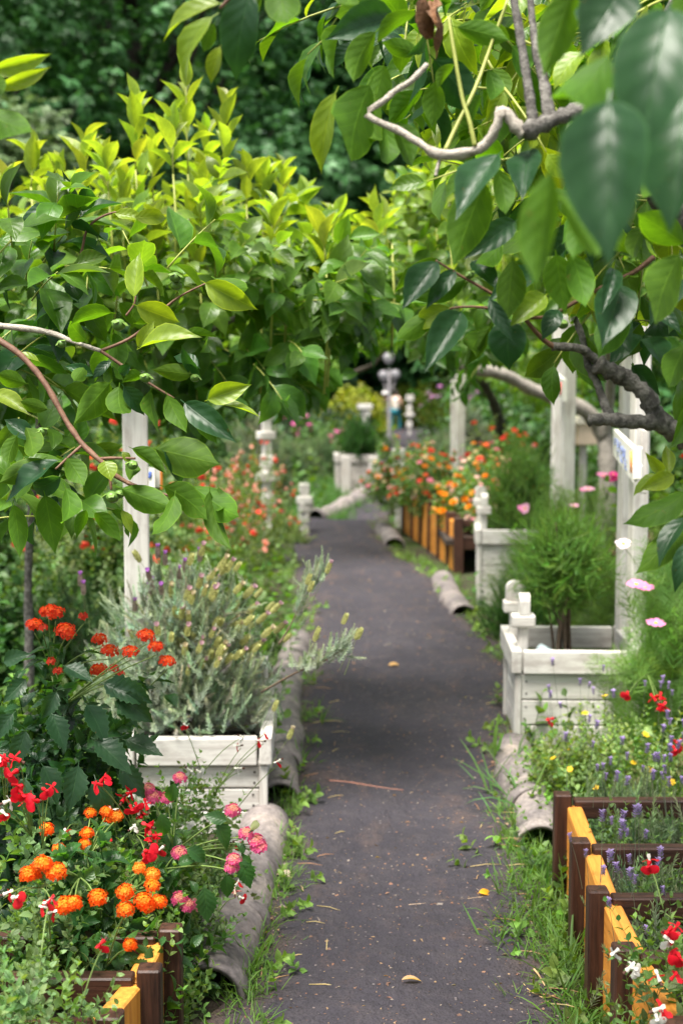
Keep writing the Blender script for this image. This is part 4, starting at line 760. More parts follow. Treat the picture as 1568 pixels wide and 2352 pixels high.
for a in ((400, 1800, 390, 1850), (520, 1885, 470, 1870), (500, 1890, 530, 1950), (560, 1960, 545, 1930), (575, 1990, 555, 1960), (520, 2010, 525, 2065), (470, 2040, 478, 2118), (450, 2050, 440, 2020), (370, 1870, 380, 1930), (430, 1950, 480, 1975), (410, 1985, 450, 1965), (555, 1975, 575, 2040)): leaf_px(f, a[0], a[1], a[2], a[3], 3.35, (.04, .115, .03), True, random.uniform(-.4, .4), 1.1, 0, SERR)
f.build('leaves', M_LEAF, lp_)
bt = thing('butterfly', 'pale yellow butterfly resting on a pink lantana head', 'butterfly', P(578, 1905, 3.34))
for k, a in ((0, .25), (1, -.15)):
    f = Fol(); t = strip_leaf([0, .15, .4, .7, .9, 1], [.05, .25, .42, .45, .3, .02], [-1, 0, 1], .1, .1); f.add(t, P(576, 1908, 3.34), (.55 + .1 * k, a, .8), (.7, -.9, -.4), .028, (.62, .68, .36)); f.build('wing', M_PETAL, bt)
f = Fol(); f.tube([P(570, 1913, 3.34), P(576, 1909, 3.34), P(583, 1908, 3.34)], [.001, .0018, .0012], (.12, .11, .07)); f.build('body', M_FINE, bt)

# ---------------------------------------------------------------- white planters
def white_planter(label, x, y, wd, dp, h, rz, mat=M_WHITE, boards=3, fin=('L',), zb=0., group='white wooden planters'):
    b = np.array([x, y, gz(x, y) + zb]); root = thing('planter_box', label, 'planter', b, group)
    Rz = Matrix.Rotation(rz, 3, 'Z')
    def L(a): return Vector(b) + Rz @ Vector(a)
    rh, rt = .095, .042; bh = (h - rh - .006) / boards; th = .022
    def panel(name, x0, y0, x1, y1):
        m = Box(); d = Vector((x1 - x0, y1 - y0, 0)); ln = d.length; a = math.atan2(d.y, d.x) + rz
        for k in range(boards): m.add(L(((x0 + x1) / 2, (y0 + y1) / 2, bh * (k + .5) - .03 * (k == 0))), (ln, th, bh - .006 + .06 * (k == 0)), a, None, .003)
        pn = m.build(name, mat, root)
        if name == 'front_panel':
            m = Box()
            for k in range(boards):
                for xx in (x0 + .018, x1 - .018):
                    for q in (.25, .72): m.add(L((xx + random.uniform(-.004, .004), y0 - th / 2 - .0005, bh * (k + q))), (.007, .004, .007), rz, None, .001)
            m.build('nails', M_DTRUNK, pn)
        return pn
    panel('front_panel', .034, .03, wd - .034, .03); panel('back_panel', .034, dp - .03, wd - .034, dp - .03); panel('side_panel', .03, .046, .03, dp - .046); panel('side_panel', wd - .03, .046, wd - .03, dp - .046)
    for cx, cyy in ((.02, .022), (wd - .02, .022), (.02, dp - .022), (wd - .02, dp - .022)): m = Box(); m.add(L((cx, cyy, (h - rh) / 2 - .04)), (.028, .03, h - rh + .07), rz, None, .003); m.build('corner_post', mat, root)
    for nm, c, s_ in (('front_rail', (wd / 2, .016, h - rh / 2), (wd - 2 * rt + .002, rt, rh)), ('back_rail', (wd / 2, dp - .016, h - rh / 2), (wd - 2 * rt + .002, rt, rh)), ('side_rail', (.012, dp / 2, h - rh / 2 + .002), (rt, dp + .012, rh)), ('side_rail', (wd - .012, dp / 2, h - rh / 2 + .002), (rt, dp + .012, rh))):
        m = Box(); m.add(L(c), s_, rz, None, .005, 2); m.build(nm, mat, root)
    m = Box(); m.add(L((wd / 2, dp / 2, h - .12)), (wd - .1, dp - .1, .02), rz, None, 0); m.build('soil', M_SOIL, root)
    for (fx, fy, tall, slab) in fin:
        m = Box(); m.add(L((fx, fy, h - .05 + tall / 2)), (.042, .042, tall + .1), rz, None, .004); fo = m.build('finial', mat, root)
        m = Box(); m.add(L((fx, fy, h + tall + .022)), (.098, .088, .050), rz, None, .008, 2); m.build('cap_block', mat, fo)
        m = Box(); n = 8; r_ = .040
        prof = [(-r_, 0), (r_, 0)] + [(r_ * cos(a) if a not in (0, pi) else r_ * (1 if a == 0 else -1), .055 + r_ * .8 * sin(a)) for a in np.linspace(0, pi, n)]
        m.prism(prof, -.022, .022, Matrix.Translation(L((fx + .004, fy, h + tall + .049))) @ Matrix.Rotation(rz + (pi / 2 if slab else .12), 4, 'Z')); m.build('rounded_block', mat, fo)
    return root, L
def on(px, d, z=None):
    p = P(px, 1000, d); return p[0], p[1]
x, y = on(1185, 5.75); PR1, LR1 = white_planter('white wooden planter with a rosemary bush, the nearest on the right of the path', x, y, .53, .60, .42, RAD(-2), fin=((.045, .10, .09, 1), (.035, .40, .10, 0)))
x, y = on(1095, 9.4); PR2, LR2 = white_planter('white wooden planter behind the nearest one on the right, half hidden by rosemary', x, y, .55, .75, .52, RAD(-5), fin=((.05, .12, .10, 1), (.03, .5, .12, 0)))
x, y = on(345 - 70, 4.67); PL1, LL1 = white_planter('white wooden planter with a lavender bush on the left of the path', x, y, .485, .58, .335, RAD(1), fin=((.44, .46, .05, 1),))
x, y = on(772, 17.6); PF1, LF1 = white_planter('grey weathered planter with a dark round bush at the end of the path', x, y, .55, .55, .46, RAD(3), M_GREYW, fin=(), zb=.04)
for px in (795, 857):
    p = P(px, 1085, 17.5); m = Box(); m.add((p[0], p[1] + .02, gz(p[0], p[1]) + .24), (.11, .06, .52), 0, None, .008); m.build('pilaster', M_GREYW, PF1)
m = Box(); p = LR1((.16, .28, .33)); m.add(p, (.10, .12, .10), .4, Matrix.Rotation(.5, 3, 'Y'), .02, 3); o_ = m.build('folded_cloth', plain('pale blue cloth', (.55, .66, .70), .8, .1, 60, .3)); tag(o_, 'pale blue cloth lying crumpled in the near right white planter', 'cloth')

def post_thing(label, posts, group='tall white posts with signs', sign=None, cat='sign post', mat=M_WHITE):
    """posts: (px, d, ytop_px, width m)"""
    p0 = on(posts[0][0], posts[0][1]); root = thing('sign_post', label, cat, (p0[0], p0[1], gz(*p0)), group)
    for (px, d, yt, wd, dp) in posts:
        x, y = on(px, d); z1 = P(px, yt, d)[2]; m = Box(); m.add((x, y, z1 / 2 - .02 + gz(x, y) / 2), (wd, dp, z1 - gz(x, y) + .1), RAD(8), None, .005); m.build('post', mat, root)
    if sign:
        cs, th, mk = sign; q = [P(*c) for c in cs]; n = np.cross(np.array(q[1]) - q[0], np.array(q[3]) - q[0]); v = np.array([0, 0, H]) - np.mean(q, 0); n = nrm(n) * (1 if np.dot(n, v) > 0 else -1)
        m = Box(); m.hexa(q, -n, th); sg = m.build('sign_board', M_SIGN, root)
        def at(u, w_): return (np.array(q[0]) * (1 - u) + np.array(q[1]) * u) * (1 - w_) + (np.array(q[3]) * (1 - u) + np.array(q[2]) * u) * w_ + n * .003
        for nm, mt, strokes, r in mk:
            f = Fol()
            for stx in strokes:
                pts = [at(*a) for a in stx]; f.tube(smooth_pts(pts, 4) if len(pts) > 2 else pts, r, sides=6)
            f.build(nm, mt, sg)
    return root
SCR = [[(.12, .25), (.10, .5), (.16, .45), (.18, .25)], [(.25, .2), (.3, .5), (.36, .22)], [(.42, .2), (.40, .55), (.5, .4), (.43, .33)], [(.52, .25), (.6, .55), (.52, .5), (.62, .3)], [(.66, .25), (.66, .6), (.74, .55)], [(.2, .65), (.3, .6), (.26, .85)], [(.4, .62), (.5, .85), (.55, .62)], [(.6, .7), (.7, .75), (.62, .88), (.74, .85)]]
sp1 = post_thing('pair of tall white posts, its sign with blue writing and an orange stripe', [(1436, 6.25, 742, .05, .06), (1468, 5.95, 742, .066, .07)],
    sign=([(1407, 985, 6.1), (1452, 1030, 5.6), (1452, 1107, 5.6), (1407, 1044, 6.1)], .018, [('lettering', M_BLUE, SCR, .0014), ('stripe', M_ORAN, [[(.97, .1), (.97, .75)]], .006)]))
m = Box(); p = P(1463, 1048, 5.6); m.add(p, (.036, .03, .075), 0, None, .005); m.build('clip_block', M_SIGN, sp1)
m = Box(); p = P(1463, 1085, 5.6); m.add(p, (.036, .03, .06), 0, None, .005); m.build('clip_block', M_SIGN, sp1)
m = Box(); p = P(1478, 1060, 5.75); m.add(p, (.03, .02, .26), 0, None, .004); m.build('bracket', M_WHITE, sp1)
post_thing('pair of tall white posts, its sign in faded blue and red', [(1279, 10.4, 735, .075, .07), (1303, 9.9, 735, .085, .08)],
    sign=([(1257, 845, 10.0), (1292, 872, 9.2), (1292, 922, 9.2), (1257, 892, 10.0)], .025, [('lettering', M_BLUE, SCR[:5], .0025), ('stripe', M_RED, [[(.88, .2), (.88, .8)]], .012)]))
post_thing('pair of thin white posts, the farthest on the right, over the zinnia bed', [(1041, 14.2, 880, .05, .06), (1056, 13.9, 868, .085, .08)])
pp = post_thing('tall white post with pointed top beside the lavender planter on the left', [(311, 4.98, 945, .088, .075)],
    sign=([(342, 1072, 4.95), (356, 1075, 4.95), (356, 1120, 4.95), (342, 1122, 4.95)], .02, [('lettering', M_BLUE, SCR[:2], .003)]))
x, y = on(311, 4.98); z1 = P(311, 945, 4.98)[2]; m = Box(); b = bmesh.new(); qq = [(-.044, -.038, 0), (.044, -.038, 0), (.044, .038, 0), (-.044, .038, 0)]; A = [b.verts.new(a) for a in qq]; t_ = b.verts.new((0, 0, .055))
for i in range(4): b.faces.new((A[i], A[(i + 1) % 4], t_))
m._merge(b, (.08, .07, .05), Matrix.Translation((x, y, z1 + .026)) @ Matrix.Rotation(RAD(8), 4, 'Z')); m.build('pointed_cap', M_WHITE, pp)
m = Box(); m.add(P(363, 1095, 5.0), (.022, .02, .075), 0, None, .003); m.build('clip_block', M_SIGN, pp); m = Box(); m.add(P(371, 1097, 5.0), (.008, .02, .085), 0, None, .002); m.build('stripe', M_ORAN, pp)

def block_post(label, px, d, yt, yb, wd, blocks, mat=M_WHITE, group='stacked white block posts'):
    x, y = on(px, d); root = thing('block_post', label, 'garden post', (x, y, gz(x, y)), group); z0 = gz(x, y); z1 = P(px, yt, d)[2]
    m = Box(); m.add((x, y, (z0 + z1) / 2 - .03), (wd * .55, wd * .55, z1 - z0), .2, None, .004); m.build('shaft', mat, root)
    for k, (yy_, ww, hh) in enumerate(blocks):
        m = Box(); m.add((x + random.uniform(-.01, .01), y, P(px, yy_, d)[2]), (wd * ww, wd * ww * .8, hh), random.uniform(-.2, .4), None, .012, 2); m.build('block', mat, root)
block_post('white post of stacked blocks by the grass patch left of the path', 699, 13.2, 1118, 1215, .13, [(1122, .7, .09), (1150, 1.15, .07), (1165, 1.0, .10), (1190, .8, .1)])
block_post('tall white post of stacked blocks behind the red flower bed, under the leaves', 612, 12.5, 880, 1200, .14, [(885, 1.2, .10), (950, .8, .10), (1000, 1.1, .07), (1060, .9, .11), (1095, 1.3, .09), (1150, .9, .1)])
block_post('white post with a cross shaped top before the yellow bush', 838, 27, 935, 1000, .22, [(934, 1.3, .10), (950, .9, .12)])
block_post('white figure shaped post right of the two people', 940, 50, 908, 1000, .18, [(914, 1.5, .2), (938, 1., .2), (952, 1.7, .12), (975, 1.1, .2)])
block_post('white block post half buried in the zinnia bed', 917, 13.9, 1035, 1110, .13, [(1042, .9, .1), (1075, 1.1, .1)])

# ---------------------------------------------------------------- curved edging tiles
def tile_mat():
    m, nt = newmat('grey weathered roof tile'); tc = nd(nt, 'TexCoord').outputs[3]; inf = nd(nt, 'ObjectInfo').outputs[5]
    v = nd(nt, 'VectorMath', {0: tc, 1: (0, 0, 0)}, operation='ADD'); nt.links.new(inf, v.inputs[1])
    a = noise(nt, v.outputs[0], 7, 5, .6); b = noise(nt, v.outputs[0], 60, 5, .65); c2 = noise(nt, v.outputs[0], 18, 4, .7)
    c = ramp(nt, a, [(.3, (.085, .075, .075)), (.46, (.17, .148, .145)), (.6, (.25, .215, .20)), (.75, (.35, .285, .235))])
    c = mixc(nt, ramp(nt, c2, [(.55, (0, 0, 0)), (.75, (.7, .7, .7))]), c, (.16, .125, .115))
    c = mixc(nt, 1., c, ramp(nt, b, [(.3, (.62,) * 3), (.7, (1.3,) * 3)]), 'MULTIPLY')
    finish(nt, princ(nt, col=c, rough=.75, spec=.35, nor=nd(nt, 'Bump', {'Strength': .35, 'Distance': .006, 'Height': b}).outputs[0])); return m
M_TILE = tile_mat()
def tile_mesh(L=.36, r=.078, th=.014):
    prof = [(0, r * 1.05), (.008, r * 1.095), (.045, r * 1.10), (.053, r * 1.0), (L * .3, r * .98), (L * .6, r * .99), (L * .9, r * .97), (L, r * .96)]
    bm = bmesh.new(); n = 20; rows = []
    for side in (0, 1):
        for (yv, rr) in prof:
            R_ = rr - th * side; rows.append([bm.verts.new((R_ * cos(a), yv, R_ * sin(a))) for a in np.linspace(-.35, pi + .35, n)])
    k = len(prof)
    for s_ in (0, 1):
        for i in range(k - 1):
            for j in range(n - 1):
                q = (rows[s_ * k + i][j], rows[s_ * k + i][j + 1], rows[s_ * k + i + 1][j + 1], rows[s_ * k + i + 1][j]); bm.faces.new(q if s_ else q[::-1])
    for i in (0, k - 1):
        for j in range(n - 1): bm.faces.new((rows[i][j], rows[i][j + 1], rows[k + i][j + 1], rows[k + i][j]))
    for j in (0, n - 1):
        for i in range(k - 1): bm.faces.new((rows[i][j], rows[i + 1][j], rows[k + i + 1][j], rows[k + i][j]))
    bmesh.ops.recalc_face_normals(bm, faces=bm.faces)
    for f in bm.faces: f.smooth = True
    me = bpy.data.meshes.new('edging_tile'); bm.to_mesh(me); bm.free(); me.materials.append(M_TILE); return me
TM = tile_mesh(); TMB = tile_mesh(.36, .088, .014)
ORD = ['nearest', 'second', 'third', 'fourth', 'fifth', 'sixth', 'seventh', 'eighth', 'ninth', 'tenth', 'eleventh']
def tiles(line, where, group, me=TM, scale=1., zoff=.0):
    P_ = smooth_pts([list(G(a, b)[:2]) for a, b in line], 12); d = np.r_[0, np.cumsum(np.linalg.norm(np.diff(P_, axis=0), axis=1))]; n = max(1, int(round(d[-1] / (.40 * scale)))); st_ = d[-1] / n
    for k in range(n):
        a = np.array([np.interp(st_ * k, d, P_[:, i]) for i in (0, 1)]); b = np.array([np.interp(st_ * (k + 1), d, P_[:, i]) for i in (0, 1)]); v = b - a
        o = link(me, 'edging_tile'); o.location = (a[0] + random.uniform(-.008, .008), a[1], gz(*a) + .0 + zoff + .007 * (k % 2)); sl_ = (gz(*b) - gz(*a)) / np.linalg.norm(v)
        o.rotation_euler = (math.atan(sl_) + RAD(1.5) + random.uniform(-.01, .02), random.uniform(-.12, .12), math.atan2(-v[0], v[1]) + random.uniform(-.04, .04)); q_ = scale * random.uniform(.93, 1.07); o.scale = (q_, np.linalg.norm(v) * 1.08 / .335, q_)
        tag(o, f'{ORD[k] if k < 10 else "last"} grey curved edging tile of the row {where}' if n > 1 else f'grey curved edging tile {where}', 'edging tile', group)
GT = 'curved edging tiles along the path'
tiles([(478, 2300), (520, 2195), (562, 2095), (590, 2000), (604, 1925)], 'beside the left flower bed at the front', GT, TMB)
tiles([(640, 1845), (636, 1800), (655, 1740), (655, 1660), (655, 1600), (668, 1540), (684, 1490)], 'beside the lavender planter', GT, TM)
tiles([(1240, 1955), (1225, 1880), (1188, 1800), (1178, 1740)], 'between the timber planter and the white planter', GT, TMB)
tiles([(1066, 1420), (1035, 1385), (1020, 1345)], 'beside the second white planter on the right', GT, TMB)
tiles([(905, 1260), (885, 1225)], 'at the zinnia bed', GT, TMB)
tiles([(612, 1240), (588, 1205)], 'at the far left bend before the grass', GT, TMB)
FP = [(-.30, 14.9), (-.16, 15.6), (.03, 16.4), (.20, 17.0), (.36, 17.6)]
def tiles_w(pts, where):
    for k in range(len(pts) - 1):
        a, b = np.array(pts[k]), np.array(pts[k + 1]); v = b - a; o = link(TMB, 'edging_tile'); o.location = (a[0], a[1], gz(*a) + .02 + .006 * (k % 2)); o.rotation_euler = (math.atan((gz(*b) - gz(*a)) / np.linalg.norm(v)), 0, math.atan2(-v[0], v[1])); o.scale = (1.35, np.linalg.norm(v) * 1.08 / .335, 1.35)
        tag(o, f'{ORD[k]} grey curved edging tile of the row curving past the far grass patch', 'edging tile', GT)
tiles_w(FP, '')

# ---------------------------------------------------------------- brown and yellow timber planters
def timber_planter(label, pts, into, ht, rail_len, name='timber_planter', group='brown and yellow timber planters', pw=.050, bo=.034):
    """pts: post feet (x, y) from the near end to the far end; boards run between them, brown rails run away from the path"""
    b0 = np.array([pts[0][0], pts[0][1], 0.]); b0[2] = gz(b0[0], b0[1]); root = thing(name, label, 'planter', b0, group); into = np.array(into)
    for k, (x, y) in enumerate(pts):
        z = gz(x, y); m = Box(); m.add((x, y, z + ht / 2 - .04), (pw, pw, ht + .08), random.uniform(-.03, .03), None, .004); m.build('post', M_BROWN, root)
        e = np.array([x, y]) + into * (rail_len / 2 + .033); a = math.atan2(into[1], into[0])
        for zz, hh in ((ht - .045, .055), (ht - .20, .10)):
            m = Box(); m.add((e[0], e[1], z + zz), (rail_len, .045, hh), a, None, .004); m.build('rail', M_BROWN, root)
        if k < len(pts) - 1:
            x2, y2 = pts[k + 1]; v = np.array([x2 - x, y2 - y]); ln = np.linalg.norm(v); c = np.array([x, y]) + v * .5 + into * bo
            m = Box(); m.add((c[0], c[1], z + ht * .42), (ln - .01, .044, ht * .94), math.atan2(v[1], v[0]), None, .004); m.build('board', M_YELL, root)
    cx = np.mean([p[0] for p in pts]) + into[0] * (rail_len / 2 + .02); cy_ = np.mean([p[1] for p in pts]) + into[1] * (rail_len / 2 + .02); dy = abs(pts[-1][1] - pts[0][1])
    m = Box(); m.add((cx, cy_, gz(cx, cy_) + ht * .5), (rail_len - .03, dy, .04), 0, None, 0); m.build('soil', M_SOIL, root)
    return root
XR = [(1433, 2185, 3.08), (1372, 2035, 3.42), (1331, 1927, 3.78), (1291, 1828, 4.2)]
ptsR = [(P(a, b, d)[0], P(a, b, d)[1]) for a, b, d in XR]; hR = np.mean([P(a, b, d)[2] for a, b, d in XR]); print('timber right', hR, ptsR)
ptsR = [(ptsR[0][0] + .03, ptsR[0][1] - .36)] + ptsR
timber_planter('brown and yellow timber planter full of lavender at the right front', ptsR, (1, .0), .32, .75)
XL = [(372, 2145, 3.2), (322, 2205, 2.98), (228, 2278, 2.76)]
ptsL = [(P(a, b, d)[0] + .02, P(a, b, d)[1]) for a, b, d in XL]; print('timber left', [P(a, b, d)[2] for a, b, d in XL], ptsL)
ptsL = [(ptsL[2][0] - .09, ptsL[2][1] - .24)] + ptsL[::-1]
timber_planter('brown and yellow timber planter with orange lantana at the left front corner', ptsL, (-1, -.0), .315, .5)
ptsM = [(.90, 10.9), (.87, 11.3), (.825, 11.75), (.775, 12.2), (.725, 12.6), (.67, 13.0), (.61, 13.5)]
timber_planter('brown and yellow timber planter of zinnias and marigolds, right of the path farther on', ptsM, (1, .1), .44, .8, pw=.075, bo=.006)

# ---------------------------------------------------------------- bushes in the planters
ROS = (.055, .135, .030)
def planter_bush(label, cx, cy_, z, rx, h, n, size, ts, tint, crown0, name='rosemary_bush', cat='bush', group='rosemary bushes', nst=16, zg=0, **k):
    return shrub(name, label, cat, (cx, cy_, z), rx, rx, h, ts, n, size, tint, M_LAV if ts is SP_LAV else M_FINE, group, k.get('up', .55), k.get('shell', .15), k.get('lump', .25), k.get('low', 0), nst, M_WSTEM, .35, crown0=crown0, sr=k.get('sr', .008))
c = LR1((.27, .32, .30)); q = P(1300, 1310, 6.1)
planter_bush('dark rounded rosemary with bare crooked stems growing from the nearest right white planter', q[0], c[1], .30, .265, .77, 2100, .52, SP_ROSE, (.115, .235, .05), .46, low=-.9, up=.3, nst=12, lump=.3)
q = P(1185, 1310, 10.0); planter_bush('tall dense rosemary in the second white planter on the right', q[0] + .03, q[1], .36, .35, .88, 1300, .95, SP_ROSE, (.105, .21, .05), .02)
q = P(1215, 1330, 8.3); planter_bush('low rosemary spilling between the two right white planters', q[0] - .05, q[1], .0, .28, .45, 300, 1.1, SP_ROSE, (.045, .12, .028), .0)
q = P(826, 1070, 17.8); planter_bush('dark ball shaped bush in the grey planter at the end of the path', q[0], q[1], .50, .27, .58, 620, 1.3, SP_ROSE, (.03, .10, .02), .0, name='round_bush', group='rosemary bushes')
# lavender with green cobs in the left white planter
c = LL1((.26, .30, .27)); LAV = (.33, .40, .32)
lv, p, o = planter_bush('grey green lavender bush with pale cob shaped flower heads in the left white planter', c[0] - .09, c[1], .22, .40, .76, 2200, .62, SP_LAV, LAV, .10, name='lavender_bush', group='lavenders', nst=26, shell=.25, lump=.15, sr=.004)
CB = [flower_mesh(cob((.56, .56, .26), t, seed=s), 'flower_spike') for s, t in ((1, (.55, .35, .42)), (2, None), (3, (.6, .5, .35)), (4, None))]
CP = [flower_mesh(cob((.35, .28, .25), (.50, .20, .62), seed=5), 'flower_spike')]
ids = np.where((o[:, 2] > .1) & (p[:, 2] > p[:, 2].min() + .25 * np.ptp(p[:, 2])))[0]; ids = ids[np.argsort(-(o[ids, 2] * .6 - o[ids, 1] + .9 * o[ids, 0] + rng.normal(0, .5, len(ids))))][:100]
for i in ids: put(random.choice(CB if p[i][0] > c[0] - .12 or random.random() < .5 else CP), 'flower_spike', lv, p[i] - o[i] * .06 - [0, 0, .02], (o[i][0] * .9, o[i][1] * .6, .8), random.uniform(1., 1.3))
for x, y in ((430, 1310), (425, 1325), (375, 1275), (385, 1290), (455, 1285), (195, 1340), (205, 1360), (330, 1365), (300, 1400), (365, 1350)): t = P(x, y, 4.95); put(CP[0], 'flower_spike', lv, t - [0, 0, .14], (0, 0, 1), 1.1)
f, s = Fol(), Fol()
for L_ in ([(600, 1590, 4.75, .004), (680, 1545, 4.6, .0035), (740, 1520, 4.5, .003), (790, 1490, 4.45, .002)], [(640, 1480, 4.9, .004), (665, 1440, 4.9, .003), (700, 1370, 4.9, .002), (735, 1325, 4.9, .0015)]):
    pts, r = px_line(L_); s.tube(pts, r, sides=6)
    for k in range(40):
        i = random.randint(6, len(pts) - 1); f.mix(SP_LAV, pts[i] + rng.normal(0, .012, 3), (pts[-1] - pts[0]) / np.linalg.norm(pts[-1] - pts[0]) + rng.normal(0, .5, 3) + [0, 0, .5], (0, 0, 1), .55, vary(LAV, 1))
f.build('side_shoots', M_LAV, lv); s.build('side_stems', M_WSTEM, lv)
for x, y in ((785, 1445), (800, 1470), (812, 1480), (725, 1475), (735, 1320), (700, 1350), (705, 1370), (640, 1700), (610, 1640), (705, 1475)): t = P(x, y, 4.6); put(random.choice(CB), 'flower_spike', lv, t - np.array([.03, 0, .1]), (.4, 0, 1), 1.)

# lavender in the right timber planter
LS = [flower_mesh(lav_spike((.36, .27, .52), (.20, .23, .17), L=.025, seed=s), 'flower_spike') for s in (1, 2, 3)]
for k, (px, d, lab) in enumerate(((1470, 4.35, 'far end of the right timber planter'), (1540, 4.0, 'middle of the right timber planter'), (1560, 3.55, 'third row of the right timber planter'), (1610, 3.2, 'right edge of the timber planter'))):
    x, y = on(px, d); l, p, o = shrub('lavender_plant', 'lavender with purple spikes at the ' + lab, 'flowering plant', (x, y, .13), .22, .12, .17, SP_LAV, 170, .8, (.18, .26, .15), M_LAV, 'lavenders', .7, .2, 0, 0, 0, jit=.35)
    m_ = 0
    for _ in range(24):
        t = np.array([x + random.uniform(-.22, .26), y + random.uniform(-.15, .15), .14 + random.uniform(.06, .18)]); put(random.choice(LS), 'flower_spike', l, t, (random.uniform(-.2, .2), random.uniform(-.2, .2), 1), random.uniform(.8, 1.25))
# mixed small plants behind the timber planter on the right
x, y = on(1430, 4.9); l, p, o = shrub('leafy_plant', 'pale leafy plant with tiny yellow flowers before the nearest right white planter', 'flowering plant', (x, y, 0), .34, .24, .40, SP_SAL, 260, .95, (.15, .235, .085), M_SOFT, 'low plants of the right bed', .6, .25, 0, 0, 8, M_STEM)
YD = [flower_mesh(daisy((.85, .55, .03), (.8, .4, .02), .014, 6), 'flower')]; flowers(l, p, o, YD, 14, .03); 
for _ in range(16): t = np.array([x + random.uniform(-.32, .3), y + random.uniform(-.2, .2), random.uniform(.26, .38)]); put(random.choice(LS), 'flower_spike', l, t, (random.uniform(-.15, .15), random.uniform(-.2, .2), 1), random.uniform(.8, 1.2))
x, y = on(1300, 5.0); shrub('leafy_plant', 'low pale green plant at the foot of the nearest right white planter', 'plant', (x, y, 0), .2, .2, .2, SP_SAL, 130, .9, (.12, .20, .07), M_SOFT, 'low plants of the right bed', .6, .25, 0, 0, 6, M_STEM)
# hot lips salvia, bottom right
x, y = on(1600, 2.75); l, p, o = shrub('salvia_plant', 'salvia with red and white two lipped flowers in the bottom right corner', 'flowering plant', (x, y, .1), .2, .2, .42, SP_SAL, 130, .9, SALT, M_SOFT, None, .6, .2, 0, 0, 10, M_STEM)
at_flowers(l, [(1490, 1980, 2.9), (1492, 1990, 2.9), (1530, 2140, 2.7), (1540, 2130, 2.7), (1525, 2150, 2.7), (1555, 2190, 2.7), (1560, 2200, 2.7), (1420, 2180, 2.75), (1438, 2230, 2.72), (1445, 2222, 2.72), (1515, 2255, 2.7), (1540, 2250, 2.7), (1505, 2330, 2.6), (1515, 2340, 2.6), (1500, 2322, 2.6), (1545, 2140, 2.72)], SR + SW, p, s=1.25)
# feathery cosmos on the right
COS = (.16, .29, .07)
CS = [flower_mesh(daisy((.85, .28, .55), (.85, .6, .05), .036, 8, seed=1), 'flower'), flower_mesh(daisy((.82, .42, .60), (.85, .6, .05), .034, 8, seed=2), 'flower')]
CM = [flower_mesh(daisy((.70, .03, .28), (.85, .6, .05), .036, 8, seed=3), 'flower')]; CWp = [flower_mesh(daisy((.80, .66, .70), (.85, .6, .05), .03, 8, seed=4), 'flower')]
def cosmos(label, px, d, rx, h, n, tint=COS):
    x, y = on(px, d); return shrub('cosmos_plant', label, 'flowering plant', (x, y, gz(x, y)), rx, rx, h, SP_COS, n, 1.25, tint, M_FINE, 'feathery cosmos plants', .6, .15, .1, 0, 12, M_STEM, .4, sr=.003)
l, p, o = cosmos('tall feathery cosmos at the right edge beside the nearest white planter', 1570, 5.5, .30, 1.05, 420); at_flowers(l, [(1460, 1343, 5.3), (1480, 1350, 5.35), (1505, 1432, 5.3), (1515, 1262, 5.4)], CS, p, face=(0, -.35, 1), r=.0018); at_flowers(l, [(1430, 1250, 5.4)], CWp, p, r=.0018)
at_flowers(l, [(1510, 1618, 4.9), (1505, 1610, 4.9), (1515, 1608, 4.9), (1508, 1630, 4.9), (1518, 1630, 4.9), (1545, 1715, 4.8), (1552, 1708, 4.8), (1440, 1590, 4.9), (1270, 1650, 5.0)], SR, p, s=1.5)
l, p, o = cosmos('feathery cosmos with pink flowers between the two right sign posts', 1340, 8.4, .42, 1.0, 420, (.14, .24, .055)); at_flowers(l, [(1350, 1124, 8.1), (1342, 1126, 8.15), (1318, 1162, 8.1), (1392, 1098, 8.2), (1385, 1092, 8.2)], CS, p, r=.002, face=(0, -.3, 1)); at_flowers(l, [(1400, 1102, 8.2), (1412, 1098, 8.2), (1408, 1090, 8.2)], CM, p, r=.002, face=(0, -.4, 1))
l, p, o = cosmos('feathery cosmos with a pale pink flower behind the second white planter', 1255, 8.8, .35, .78, 300, (.12, .23, .05)); at_flowers(l, [(1206, 1168, 8.6), (1200, 1170, 8.62)], CS, p, r=.002); flowers(l, p, o, YD, 8, .04, 1.4)
l, p, o = cosmos('pale feathery cosmos growing round the foot of the nearest sign posts', 1465, 7.2, .36, .9, 360, (.15, .24, .07)); flowers(l, p, o, CWp + CS, 5, .06)
ZC = [flower_mesh(daisy(c_, (.75, .4, .05), .036, 12, 3, .2, k), 'flower') for k, c_ in enumerate(((.80, .08, .05), (.85, .16, .06), (.82, .30, .40), (.85, .62, .55), (.85, .32, .04), (.85, .72, .45)))]
MG = [flower_mesh(daisy((.92, .33, .01), (.9, .4, .02), .04, 14, 5, .1, k, True), 'flower') for k in (1, 2)]
l, p, o = shrub('zinnia_plant', 'tall zinnias with scattered orange and pink flowers at the far right edge, behind the cosmos', 'flowering plant', (*on(1545, 7.4), 0), .5, .4, 1.12, SP_BRO, 300, 1., (.11, .20, .05), M_SOFT, 'zinnia plants', .5, .3, 0, .05, 10, M_STEM); flowers(l, p, o, ZC, 26, .06, 1., zmin=.4)

